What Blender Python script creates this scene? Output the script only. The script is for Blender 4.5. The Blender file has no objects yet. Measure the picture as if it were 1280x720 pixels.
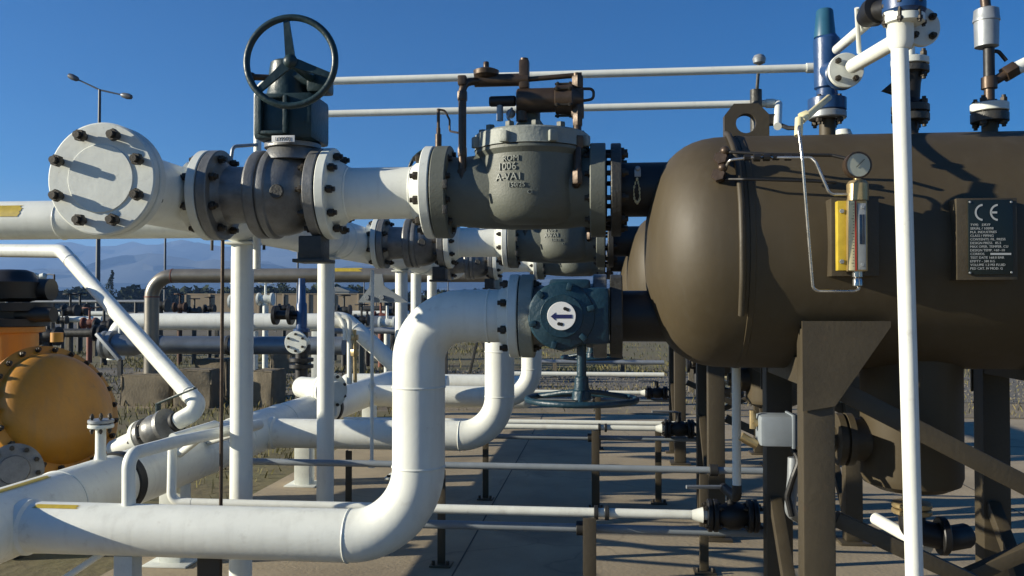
import bpy, bmesh, math, random
from mathutils import Vector as V, Matrix, Quaternion
rnd = random.Random(7)
C = bpy.data.collections.new("station"); bpy.context.scene.collection.children.link(C)
# ------------------------------------------------------------------ camera
F = 1100.0; CAM = V((0, 0, 1.6))
YAW = math.atan(115 / F); PIT = math.atan(23 / F)
RT = V((math.cos(YAW), math.sin(YAW), 0))
FW = V((-math.sin(YAW) * math.cos(PIT), math.cos(YAW) * math.cos(PIT), math.sin(PIT)))
UP = RT.cross(FW)
def ray(px, py): return FW + RT * ((px - 640) / F) - UP * ((py - 360) / F)
def U(px, py, Y):                      # point of the photo at depth plane Y (metres)
    d = ray(px, py); return CAM + d * (Y / d.y)
def Uz(px, py, Z):
    d = ray(px, py); return CAM + d * ((Z - CAM.z) / d.z)
def M(n, Y): return n * Y / F          # rough metres of n photo pixels at Y
scn = bpy.context.scene
cd = bpy.data.cameras.new("camera"); cam = bpy.data.objects.new("camera", cd); C.objects.link(cam)
cam.matrix_world = Matrix((( RT.x, UP.x, -FW.x, CAM.x), (RT.y, UP.y, -FW.y, CAM.y), (RT.z, UP.z, -FW.z, CAM.z), (0, 0, 0, 1)))
cd.sensor_width = 36; cd.lens = 36 * F / 1280; cd.clip_start = 0.05; cd.clip_end = 30000
scn.camera = cam
# ------------------------------------------------------------------ light
EL = math.radians(16.5); AZ = V((-0.96, -0.25, 0)).normalized()
S = AZ * math.cos(EL) + V((0, 0, math.sin(EL)))
ld = bpy.data.lights.new("sun", 'SUN'); ld.energy = 5.0; ld.angle = math.radians(0.5); ld.color = (1, 0.925, 0.76)
lo = bpy.data.objects.new("sun", ld); C.objects.link(lo); lo.rotation_euler = S.to_track_quat('Z', 'Y').to_euler(); lo.location = (-20, -5, 30)
w = bpy.data.worlds.new("World"); scn.world = w; w.use_nodes = True
nt = w.node_tree; bg = nt.nodes['Background']; sk = nt.nodes.new('ShaderNodeTexSky'); sk.sky_type = 'NISHITA'
sk.sun_disc = False; sk.sun_elevation = EL; sk.sun_rotation = math.atan2(AZ.x, AZ.y)
sk.air_density = 1.0; sk.dust_density = 0.0; sk.ozone_density = 4.0; sk.altitude = 600
hs = nt.nodes.new('ShaderNodeHueSaturation'); hs.inputs['Saturation'].default_value = 1.6; hs.inputs['Value'].default_value = 0.85; nt.links.new(sk.outputs[0], hs.inputs['Color']); ml = nt.nodes.new('ShaderNodeMix'); ml.data_type = 'RGBA'; ml.blend_type = 'MULTIPLY'; ml.inputs[0].default_value = 1; ml.inputs[7].default_value = (0.97, 1.0, 1.2, 1); nt.links.new(hs.outputs[0], ml.inputs[6]); nt.links.new(ml.outputs[2], bg.inputs[0]); bg.inputs[1].default_value = 0.05
scn.view_settings.view_transform = 'Standard'; scn.view_settings.look = 'None'; scn.view_settings.gamma = 1
scn.view_settings.exposure = 1.04
# ------------------------------------------------------------------ materials
def mat(name, col, rough=0.5, metal=0.0, var=0.25, scale=6.0, col2=None, spots=0.0, bump=0.0, bscale=60.0, coord='Object', spec=0.5, stretch=None, streak=0.0, scol=(0.16, 0.13, 0.085)):
    m = bpy.data.materials.new(name); m.use_nodes = True; t = m.node_tree; N = t.nodes; L = t.links
    b = N['Principled BSDF']; b.inputs['Metallic'].default_value = metal; b.inputs['Roughness'].default_value = rough
    b.inputs['Specular IOR Level'].default_value = spec
    tc = N.new('ShaderNodeTexCoord'); vec = tc.outputs[coord]
    if stretch:
        mp = N.new('ShaderNodeMapping'); mp.inputs['Scale'].default_value = stretch; L.new(vec, mp.inputs[0]); vec = mp.outputs[0]
    n = N.new('ShaderNodeTexNoise'); n.inputs['Scale'].default_value = scale; n.inputs['Detail'].default_value = 7; n.inputs['Roughness'].default_value = 0.65
    L.new(vec, n.inputs['Vector'])
    r = N.new('ShaderNodeValToRGB'); r.color_ramp.elements[0].position = 0.3; r.color_ramp.elements[1].position = 0.72
    c2 = col2 or tuple(c * (1 - var) for c in col)
    r.color_ramp.elements[0].color = (*c2, 1); r.color_ramp.elements[1].color = (*col, 1)
    L.new(n.outputs['Fac'], r.inputs[0]); out = r.outputs[0]
    if spots:
        n2 = N.new('ShaderNodeTexNoise'); n2.inputs['Scale'].default_value = scale * 5; n2.inputs['Detail'].default_value = 8; n2.inputs['Roughness'].default_value = 0.7
        L.new(vec, n2.inputs['Vector'])
        r2 = N.new('ShaderNodeValToRGB'); r2.color_ramp.elements[0].position = 0.60; r2.color_ramp.elements[1].position = 0.74
        r2.color_ramp.elements[0].color = (0, 0, 0, 1); r2.color_ramp.elements[1].color = (spots, spots, spots, 1)
        L.new(n2.outputs['Fac'], r2.inputs[0])
        mx = N.new('ShaderNodeMix'); mx.data_type = 'RGBA'; mx.inputs[7].default_value = (0.13, 0.075, 0.035, 1)
        L.new(r2.outputs[0], mx.inputs[0]); L.new(out, mx.inputs[6]); out = mx.outputs[2]
    if streak:                                     # run-down grime, long in the vertical
        mp = N.new('ShaderNodeMapping'); mp.inputs['Scale'].default_value = (11, 11, 1.1); L.new(tc.outputs[coord], mp.inputs[0])
        n4 = N.new('ShaderNodeTexNoise'); n4.inputs['Scale'].default_value = 1.6; n4.inputs['Detail'].default_value = 6; n4.inputs['Roughness'].default_value = 0.6; L.new(mp.outputs[0], n4.inputs['Vector'])
        r4 = N.new('ShaderNodeValToRGB'); r4.color_ramp.elements[0].position = 0.50; r4.color_ramp.elements[1].position = 0.78
        r4.color_ramp.elements[0].color = (0, 0, 0, 1); r4.color_ramp.elements[1].color = (streak, streak, streak, 1); L.new(n4.outputs['Fac'], r4.inputs[0])
        mx = N.new('ShaderNodeMix'); mx.data_type = 'RGBA'; mx.inputs[7].default_value = (*scol, 1); L.new(r4.outputs[0], mx.inputs[0]); L.new(out, mx.inputs[6]); out = mx.outputs[2]
    L.new(out, b.inputs['Base Color'])
    rr = N.new('ShaderNodeMapRange'); rr.inputs[3].default_value = max(0.05, rough - 0.12); rr.inputs[4].default_value = min(1, rough + 0.12)
    L.new(n.outputs['Fac'], rr.inputs[0]); L.new(rr.outputs[0], b.inputs['Roughness'])
    if bump:
        n3 = N.new('ShaderNodeTexNoise'); n3.inputs['Scale'].default_value = bscale; n3.inputs['Detail'].default_value = 5
        L.new(vec, n3.inputs['Vector'])
        bp = N.new('ShaderNodeBump'); bp.inputs['Strength'].default_value = bump; bp.inputs['Distance'].default_value = 0.01
        L.new(n3.outputs['Fac'], bp.inputs['Height']); L.new(bp.outputs[0], b.inputs['Normal'])
    return m
WHT = mat('white_paint', (0.80, 0.81, 0.73), 0.42, 0, 0.16, 2.4, spots=0.26, bump=0.06, bscale=40, streak=0.16)
WHT2 = mat('white_flange_paint', (0.72, 0.74, 0.67), 0.5, 0, 0.2, 9, spots=0.35, bump=0.06, bscale=50)
BOLT = mat('rusty_bolt_steel', (0.055, 0.045, 0.032), 0.5, 0.35, 0.5, 40, spots=0.5, bump=0.2, bscale=300)
STEEL = mat('cast_steel', (0.25, 0.25, 0.24), 0.42, 0.35, 0.5, 10, spots=0.4, bump=0.17, bscale=110)
STEELD = mat('dark_steel', (0.07, 0.068, 0.06), 0.5, 0.3, 0.5, 12, spots=0.4, bump=0.3, bscale=90)
REG = mat('grey_green_casting', (0.135, 0.145, 0.118), 0.55, 0, 0.3, 7, spots=0.3, bump=0.14, bscale=120)
COVER = mat('pale_grey_cover', (0.29, 0.31, 0.27), 0.55, 0, 0.25, 8, spots=0.3, bump=0.25, bscale=70)
PETR = mat('petrol_green_paint', (0.013, 0.037, 0.041), 0.4, 0, 0.4, 8, spots=0.12, bump=0.2, bscale=60)
BLUEV = mat('dark_blue_paint', (0.010, 0.043, 0.066), 0.42, 0, 0.4, 8, spots=0.15, bump=0.25, bscale=60)
BLUE = mat('royal_blue_paint', (0.020, 0.062, 0.17), 0.35, 0, 0.3, 9, bump=0.1)
TEAL = mat('faded_blue_cap', (0.026, 0.105, 0.17), 0.35, 0, 0.25, 9)
BROWN = mat('brown_tank_paint', (0.064, 0.047, 0.022), 0.6, 0, 0.3, 1.7, spots=0.16, bump=0.07, bscale=25, streak=0.3, scol=(0.085, 0.072, 0.05))
BROWN2 = mat('brown_steelwork_paint', (0.060, 0.047, 0.027), 0.55, 0, 0.3, 5, spots=0.25, bump=0.12, bscale=60)
BLACK = mat('black_coating', (0.012, 0.011, 0.010), 0.5, 0, 0.4, 12, bump=0.1)
RUBB = mat('black_rubber', (0.016, 0.016, 0.015), 0.65, 0, 0.3, 20)
BRASS = mat('brown_brass', (0.095, 0.064, 0.042), 0.42, 0.45, 0.4, 25, bump=0.1)
BRASSL = mat('pale_brass', (0.45, 0.34, 0.17), 0.35, 0.6, 0.3, 25)
INOX = mat('stainless_tube', (0.50, 0.48, 0.44), 0.28, 0.9, 0.2, 30)
GALV = mat('galvanised_steel', (0.33, 0.35, 0.36), 0.45, 0.4, 0.25, 14, bump=0.05)
GREYP = mat('grey_paint', (0.24, 0.27, 0.29), 0.5, 0, 0.2, 8)
ORNG = mat('orange_yellow_paint', (0.55, 0.245, 0.022), 0.45, 0, 0.3, 2.5, spots=0.3, bump=0.12, bscale=40, streak=0.3)
YEL = mat('yellow_mark_paint', (0.58, 0.42, 0.04), 0.5, 0, 0.35, 20, spots=0.2)
INSUL = mat('weathered_cladding', (0.27, 0.245, 0.20), 0.36, 0.5, 0.3, 4, spots=0.25, bump=0.1)
SILV = mat('silver_cladding', (0.24, 0.27, 0.30), 0.4, 0.5, 0.3, 4, bump=0.1)
GLASS = mat('dark_gauge_glass', (0.015, 0.03, 0.06), 0.12, 0, 0.3, 10)
RED = mat('red_line', (0.50, 0.03, 0.02), 0.5)
CREAM = mat('cream_scale', (0.72, 0.64, 0.38), 0.45, 0, 0.1, 10)
DIAL = mat('dial_face', (0.42, 0.44, 0.36), 0.4, 0, 0.1, 10)
NAVY = mat('navy_print', (0.015, 0.02, 0.11), 0.5)
PLATE = mat('nameplate_black', (0.010, 0.016, 0.015), 0.35, 0.1, 0.2, 10)
PRINT = mat('nameplate_print', (0.38, 0.40, 0.40), 0.5, 0, 0.1, 10)
LABELW = mat('white_label', (0.78, 0.77, 0.74), 0.4, 0, 0.06, 10)
CONCB = mat('old_concrete', (0.20, 0.165, 0.11), 0.9, 0, 0.4, 5, spots=0.2, bump=0.6, bscale=25)
RUST = mat('rust_red_paint', (0.24, 0.075, 0.045), 0.7, 0, 0.5, 8, spots=0.4)
# ------------------------------------------------------------------ mesh building
class MB:
    def __init__(s): s.bm = bmesh.new()
    def ring(s, c, q, r, seg):
        return [s.bm.verts.new(c + q @ V((0, r * math.cos(a), r * math.sin(a)))) for a in [2 * math.pi * k / seg for k in range(seg)]]
    def skin(s, a, b):
        n = len(a)
        for k in range(n): s.bm.faces.new((a[k], a[(k + 1) % n], b[(k + 1) % n], b[k]))
    def lathe(s, p, ax, prof, seg=32, cap=True):
        ax = V(ax).normalized(); q = V((1, 0, 0)).rotation_difference(ax); p = V(p); last = None; first = None
        for t, r in prof:
            rg = s.ring(p + ax * t, q, max(r, 1e-4), seg)
            if last: s.skin(last, rg)
            else: first = rg
            last = rg
        if cap: s.bm.faces.new(first[::-1]); s.bm.faces.new(last)
        return s
    def cyl(s, a, b, r, r1=None, seg=24, cap=True):
        a = V(a); b = V(b); return s.lathe(a, b - a, [(0, r), ((b - a).length, r if r1 is None else r1)], seg, cap)
    def disc(s, p, ax, R, t, bev=0.004, bore=0, seg=40):        # chamfered disc / ring, from p along ax
        if bore:
            ax = V(ax).normalized(); q = V((1, 0, 0)).rotation_difference(ax); p = V(p)
            pr = [(0, bore), (0, R - bev), (bev, R), (t - bev, R), (t, R - bev), (t, bore)]
            rg = [s.ring(p + ax * a, q, r, seg) for a, r in pr]
            for k in range(6): s.skin(rg[k], rg[(k + 1) % 6])
            return s
        return s.lathe(p, ax, [(0, R - bev), (bev, R), (t - bev, R), (t, R - bev)], seg)
    def tube(s, pts, r, bend=0.05, seg=14, step=7, cap=True):
        pts = [V(p) for p in pts]; path = [pts[0]]
        for i in range(1, len(pts) - 1):
            a, b, c = pts[i - 1], pts[i], pts[i + 1]; u = (a - b); v = (c - b)
            lu, lv = u.length, v.length; u.normalize(); v.normalize(); ang = u.angle(v)
            if ang > 3.1: path.append(b); continue
            d = min(bend / math.tan(ang / 2), lu * 0.49, lv * 0.49); R = d * math.tan(ang / 2)
            ctr = b + (u + v).normalized() * (R / math.sin(ang / 2)); e0 = (b + u * d) - ctr; e1 = (b + v * d) - ctr
            tot = e0.angle(e1); axs = e0.cross(e1).normalized(); n = max(2, int(step * tot / 1.57) + 1)
            for k in range(n + 1): path.append(ctr + Quaternion(axs, tot * k / n) @ e0)
        path.append(pts[-1])
        q = None; last = None; first = None; pd = None
        for i, p in enumerate(path):
            d = (path[min(i + 1, len(path) - 1)] - path[max(i - 1, 0)]).normalized()
            q = V((1, 0, 0)).rotation_difference(d) if q is None else pd.rotation_difference(d) @ q
            pd = d; rr = r[min(i, len(r) - 1)] if isinstance(r, list) else r
            rg = s.ring(p, q, rr, seg)
            if last: s.skin(last, rg)
            else: first = rg
            last = rg
        if cap: s.bm.faces.new(first[::-1]); s.bm.faces.new(last)
        return s
    def box(s, c, size, rot=None, bev=0.0):
        m = Matrix.Translation(V(c)) @ (rot.to_4x4() if rot else Matrix.Identity(4)) @ Matrix.Diagonal((*size, 1))
        g = bmesh.ops.create_cube(s.bm, size=1, matrix=m)
        if bev:
            ed = list({e for v in g['verts'] for e in v.link_edges})
            bmesh.ops.bevel(s.bm, geom=ed, offset=bev, segments=2, affect='EDGES', profile=0.6)
        return s
    def bar(s, a, b, w_, h_, bev=0.003, upv=V((0, 0, 1))):      # rectangular section from a to b
        a = V(a); b = V(b); x = (b - a); L = x.length; x.normalize()
        if abs(x.dot(upv)) > 0.98: upv = V((0, 1, 0))
        y = upv.cross(x).normalized(); z = x.cross(y)
        return s.box((a + b) / 2, (L, w_, h_), Matrix((x, y, z)).transposed(), bev)
    def angle(s, a, b, w_, t=0.008, upv=V((0, -1, 0))):         # L section
        a = V(a); b = V(b); x = (b - a).normalized(); y = upv.cross(x).normalized(); z = x.cross(y)
        s.bar(a, b, w_, t, 0.001, upv); o = y * (w_ / 2 - t / 2) + z * (w_ / 2 + t / 2); return s.bar(a + o, b + o, t, w_, 0.001, upv)
    def prism(s, pts, ext):                                     # polygon of 3D points, extruded by ext
        lo_ = [s.bm.verts.new(V(p)) for p in pts]; hi = [s.bm.verts.new(V(p) + V(ext)) for p in pts]
        s.bm.faces.new(lo_); s.bm.faces.new(hi[::-1]); s.skin(lo_, hi); return s
    def torus(s, c, ax, R, r, seg=48, sm=12):
        ax = V(ax).normalized(); q = V((0, 0, 1)).rotation_difference(ax); c = V(c); rings = []
        for k in range(seg):
            a = 2 * math.pi * k / seg; d = q @ V((math.cos(a), math.sin(a), 0))
            rings.append([s.bm.verts.new(c + d * (R + r * math.cos(b)) + ax * (r * math.sin(b))) for b in [2 * math.pi * j / sm for j in range(sm)]])
        for k in range(seg): s.skin(rings[k], rings[(k + 1) % seg])
        return s
    def ball(s, c, r, seg=16): 
        bmesh.ops.create_uvsphere(s.bm, u_segments=seg, v_segments=max(6, seg // 2), radius=r, matrix=Matrix.Translation(V(c))); return s
    def hexn(s, p, ax, r, h): return s.lathe(p, ax, [(0, r * 0.93), (h * .12, r), (h * .88, r), (h, r * 0.93)], 6)
    def mesh(s, name, m, base=V((0, 0, 0)), ang=0.6):
        bmesh.ops.recalc_face_normals(s.bm, faces=s.bm.faces)
        for v in s.bm.verts: v.co -= base
        for f in s.bm.faces: f.smooth = True
        for e in s.bm.edges:
            if len(e.link_faces) == 2 and e.calc_face_angle(0) > ang: e.smooth = False
        me = bpy.data.meshes.new(name); s.bm.to_mesh(me); s.bm.free(); me.materials.append(m); return me
def base_of(o):
    b = V((0, 0, 0))
    while o: b = b + o.location; o = o.parent
    return b
def part(name, mb, m, parent, label=None):
    o = bpy.data.objects.new(name, mb.mesh(name, m, base_of(parent))); o.parent = parent; C.objects.link(o)
    if label: o['label'] = label
    return o
def tag(o, label, cat, group=None, kind=None):
    if label: o['label'] = label
    if cat: o['category'] = cat
    if group: o['group'] = group
    if kind: o['kind'] = kind
    return o
def thing(name, label, cat, loc, group=None):
    o = bpy.data.objects.new(name, None); o.empty_display_size = 0.1; C.objects.link(o); o.location = V(loc)
    return tag(o, label, cat, group)
def single(name, mb, m, label, cat, loc=None, group=None, kind=None):
    loc = V(loc) if loc is not None else V((0, 0, 0))
    o = bpy.data.objects.new(name, mb.mesh(name, m, loc)); o.location = loc; C.objects.link(o)
    return tag(o, label, cat, group, kind)
def copy_tree(o, parent=None, off=None):
    c = o.copy(); C.objects.link(c)
    if parent: c.parent = parent
    if off is not None: c.location = o.location + V(off)
    for ch in list(o.children): copy_tree(ch, c)
    return c
BM = {}
def bolt_mesh(L, r, one=False):
    k = (round(L, 3), round(r, 4), one)
    if k not in BM:
        b = MB(); b.cyl((-L / 2, 0, 0), (L / 2, 0, 0), r * .58, seg=10); h = r * 1.15
        b.hexn((-L / 2 + r * .7, 0, 0), (1, 0, 0), r, h)
        if not one: b.hexn((L / 2 - r * .7 - h, 0, 0), (1, 0, 0), r, h)
        BM[k] = b.mesh('bolt', BOLT)
    return BM[k]
def bolts(parent, c, ax, Rb, n, L, r=0.017, phase=0.5, name='bolt', one=False):
    ax = V(ax).normalized(); q = V((1, 0, 0)).rotation_difference(ax); bs = base_of(parent)
    for k in range(n):
        a = 2 * math.pi * (k + phase) / n
        o = bpy.data.objects.new(name, bolt_mesh(L, r, one)); o.parent = parent; C.objects.link(o)
        o.location = V(c) + q @ V((0, Rb * math.cos(a), Rb * math.sin(a))) - bs; o.rotation_mode = 'QUATERNION'
        o.rotation_quaternion = q @ Quaternion((1, 0, 0), rnd.random() * 1.05)
def joint(th, c, ax, R, t, m, rp, hub=0.06, nb=8, br=0.017, m2=None, rp2=None, name='flange'):
    """bolted joint at plane c: flange on th side (-ax) with weld neck, optional mate flange (+ax) too"""
    ax = V(ax).normalized(); c = V(c); b = MB()
    b.lathe(c - ax * 0.003, -ax, [(0, R * .62), (0, R - .004), (.004, R), (t - .004, R), (t, R - .004), (t, rp * 1.32), (t + hub * .5, rp * 1.2), (t + hub, rp * 1.0)], 48)
    f = part(name, b, m, th)
    if m2:
        b = MB(); ax2 = ax; rq = rp2 or rp
        b.lathe(c + ax * 0.003, ax2, [(0, R * .62), (0, R - .004), (.004, R), (t - .004, R), (t, R - .004), (t, rq * 1.25), (t + hub * .5, rq)], 48)
        part(name, b, m2, th)
    g = MB(); g.disc(c - ax * .003, ax, R * .7, .006, 0.001); part('gasket', g, BLACK, f)
    bolts(f, c, ax, R * .82, nb, 2 * t + 0.085, br)
    return f
def text_into(mb, s, size, org, xdir, zdir, depth, bendR=None, ctr=None, ext=0.003):
    """text on a plane (org, xdir, zdir), proud by depth along the outward normal"""
    cu = bpy.data.curves.new('t', 'FONT'); cu.body = s; cu.size = size; cu.align_x = 'CENTER'; cu.extrude = ext; cu.resolution_u = 2
    ob = bpy.data.objects.new('t', cu); me = bpy.data.meshes.new_from_object(ob)
    n = len(mb.bm.verts); mb.bm.from_mesh(me); mb.bm.verts.ensure_lookup_table()
    xd = V(xdir).normalized(); zd = V(zdir).normalized(); nd = xd.cross(zd)
    for v in mb.bm.verts[n:]:
        x, y, z = v.co
        if bendR:
            a = x / bendR; v.co = V(ctr) + (nd * math.cos(a) + xd * math.sin(a)) * (bendR + z + depth) + zd * (y + (V(org) - V(ctr)).dot(zd)) 
        else: v.co = V(org) + xd * x + zd * y + nd * (z + depth)
    bpy.data.objects.remove(ob); bpy.data.curves.remove(cu); bpy.data.meshes.remove(me)
X1 = V((1, 0, 0)); Y_ = V((0, 1, 0)); Z1 = V((0, 0, 1))
# ------------------------------------------------------------------ layout constants
Y1 = 3.67; DY = 2.90; ZU = U(600, 240, Y1).z; RP = 0.110
ZL = U(524, 672, Y1).z                      # lower pipework axis height
def X(px, Y=Y1): return U(px, 240, Y).x
def P(px, py, dy=0.0): return U(px, py, Y1 + dy)
def m1(n): return n * 3.7 / F
FR = 0.195                                   # run flange radius
XH = Uz(125, 223, ZU).x; YF = Uz(125, 223, ZU).y   # upper header axis, front face
XL = -2.68; RL = 0.16                        # lower header
YS = [Y1, Y1 + DY, Y1 + 2 * DY]
RUNS = ['front', 'middle', 'rear']
# ================================================================== upper header
h = thing('inlet_header', 'long white upper header pipe closed by a round bolted blind flange facing the viewer', 'pipe header', (XH, YF, ZU))
RH = 0.14
b = MB(); b.cyl((XH, YF + .16, ZU), (XH, 11.0, ZU), RH, seg=48)
for y in (4.15, 5.3, 6.1, 7.2): b.torus((XH, y, ZU), Y_, RH, .005, 48, 8)
part('header_pipe', b, WHT, h)
b = MB(); bf = .214
b.lathe((XH, YF, ZU), Y_, [(0, .128), (.005, .132), (.0052, bf - .006), (.010, bf), (.040, bf), (.044, bf - .004)], 64); bl = part('blind_flange', b, WHT2, h)
b = MB(); b.lathe((XH, YF + .052, ZU), Y_, [(0, bf - .004), (.004, bf), (.038, bf), (.042, bf - .004), (.044, .18), (.10, RH + .006), (.13, RH)], 64); part('neck_flange', b, WHT2, h)
b = MB(); b.disc((XH, YF + .0435, ZU), Y_, .16, .010, .001); part('gasket', b, BLACK, h)
bolts(bl, (XH, YF + .048, ZU), Y_, .172, 8, .205, .0235, phase=0.5)
for Y in YS:
    b = MB(); b.lathe((XH + RH * .75, Y, ZU), X1, [(0, .150), (.05, .135), (.10, RP + .004), (.135, RP)], 40); part('branch_pipe', b, WHT, h)
    joint(h, (X(268), Y, ZU), X1, FR, .040, WHT2, RP, .05, 8, .018, name='branch_flange')
# saddle ring under header on the columns
for Y in (4.45, 5.85, 8.1, 9.0):
    b = MB(); b.lathe((XH, Y - .05, ZU), Y_, [(0, RH + .004), (.003, RH + .009), (.097, RH + .009), (.10, RH + .004)], 40); part('saddle_band', b, WHT2, h)
for Y in (4.45, 5.85, 8.1):
    c = thing('support_column', {4.45: 'thick white round column under the upper header, nearest the handwheel valve', 5.85: 'second white round column under the upper header, behind the front one',
              8.1: 'third white round column far back under the upper header'}[Y], 'column', (XH, Y, 0), 'white columns under the upper header')
    b = MB(); b.cyl((XH, Y, .02), (XH, Y, ZU - RH - .01), .058, seg=32); part('shaft', b, WHT, c)
    b = MB(); b.box((XH, Y, .012), (.26, .26, .02), None, .003); pl = part('base_plate', b, WHT2, c)
    for sx in (-1, 1):
        for sy in (-1, 1):
            b = MB(); b.hexn((XH + sx * .095, Y + sy * .095, .022), Z1, .016, .02); part('bolt', b, BOLT, pl)
    b = MB(); b.box((XH, Y, ZU - RH - .012), (.16, .14, .012), None, .002); part('top_plate', b, WHT2, c)
# inlet pipe from the left
b = MB(); yi = 4.62; b.cyl((-7, yi, ZU), (XH - .10, yi, ZU), .108, seg=40)
for x in (-2.15, -3.0): b.torus((x, yi, ZU), X1, .108, .0045, 40, 8)

ip = thing('inlet_pipe', 'white pipe entering from the left edge behind the blind flange, with a yellow mark', 'pipe', (-4, yi, ZU))
part('pipe', b, WHT, ip)
b = MB(); xa, xb = U(-8, 260, yi).x, U(40, 260, yi).x
def arcpatch(b, c0, c1, up, side, r, a0, a1, n=10):
    rows = []
    for k in range(n + 1):
        a = a0 + (a1 - a0) * k / n; d = V(up) * math.sin(a) + V(side) * math.cos(a)
        jag = V(c1) - V(c0); e = jag * (rnd.uniform(-.05, .05))
        rows.append((b.bm.verts.new(V(c0) + d * r + e), b.bm.verts.new(V(c1) + d * r + jag * rnd.uniform(-.06, .06))))
    for k in range(n): b.bm.faces.new((rows[k][0], rows[k][1], rows[k + 1][1], rows[k + 1][0]))
arcpatch(b, (xa, yi, ZU), (xb, yi, ZU), Z1, -Y_, .1105, .10, .75); part('yellow_mark', b, YEL, ip)
for px, y0 in ((265, 4.4), (330, 4.75)):
    p = U(px, 300, y0); b = MB(); b.cyl((p.x, p.y, p.z + .12), (p.x, p.y, p.z - .055), .008, seg=10)
    part('drain_peg', b, BLACK, h)
# ================================================================== lower header
lh = thing('outlet_header', 'large white lower header pipe running back from the bottom left corner', 'pipe header', (XL, 3.0, ZL))
b = MB(); b.cyl((XL, 1.2, ZL), (XL, 10.9, ZL), RL, seg=56)
for y in (3.3, 4.1, 5.75, 6.2, 7.1): b.torus((XL, y, ZL), Y_, RL, .005, 56, 8)
part('header_pipe', b, WHT, lh)
for Y in (4.62, 8.3):
    b = MB(); b.disc((XL, Y - .035, ZL), Y_, RL + .012, .07, .004, RL - .01, 48); part('strap_band', b, RUBB, lh)
b = MB(); arcpatch(b, (XL, 3.62, ZL), (XL, 3.98, ZL), Z1, X1, RL + .0025, 1.3, 1.5); part('yellow_mark', b, YEL, lh)
for Y in (5.3, 7.7, 9.9):
    b = MB(); b.bar((XL, Y, 0.012), (XL, Y, ZL - RL + .02), .14, .14, .004); lg = part('support_leg', b, WHT2, lh)
    b = MB(); b.box((XL, Y, .008), (.28, .28, .012), None, .002); part('foot_plate', b, WHT2, lg)
# flange nipple on the header
ny = U(98, 575, 4.6).y
nx = XL + .0; npz = ZL + RL
for _ in range(1):
    n = thing('drain_nipple', 'short white upright nipple topped by a small bolted flange, on the lower header', 'pipe nipple', (nx, 4.47, npz - .02))
    b = MB(); b.lathe((nx, 4.47, npz - .03), Z1, [(0, .05), (.03, .033), (.06, .027), (.20, .027)], 20); part('stub', b, WHT, n)
    b = MB(); b.disc((nx, 4.47, npz + .165), Z1, .066, .020); fl = part('flange', b, WHT2, n)
    b = MB(); b.disc((nx, 4.47, npz + .190), Z1, .066, .020); part('blind_cover', b, GALV, n)
    bolts(fl, (nx, 4.47, npz + .1875), Z1, .05, 6, .10, .011)
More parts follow.
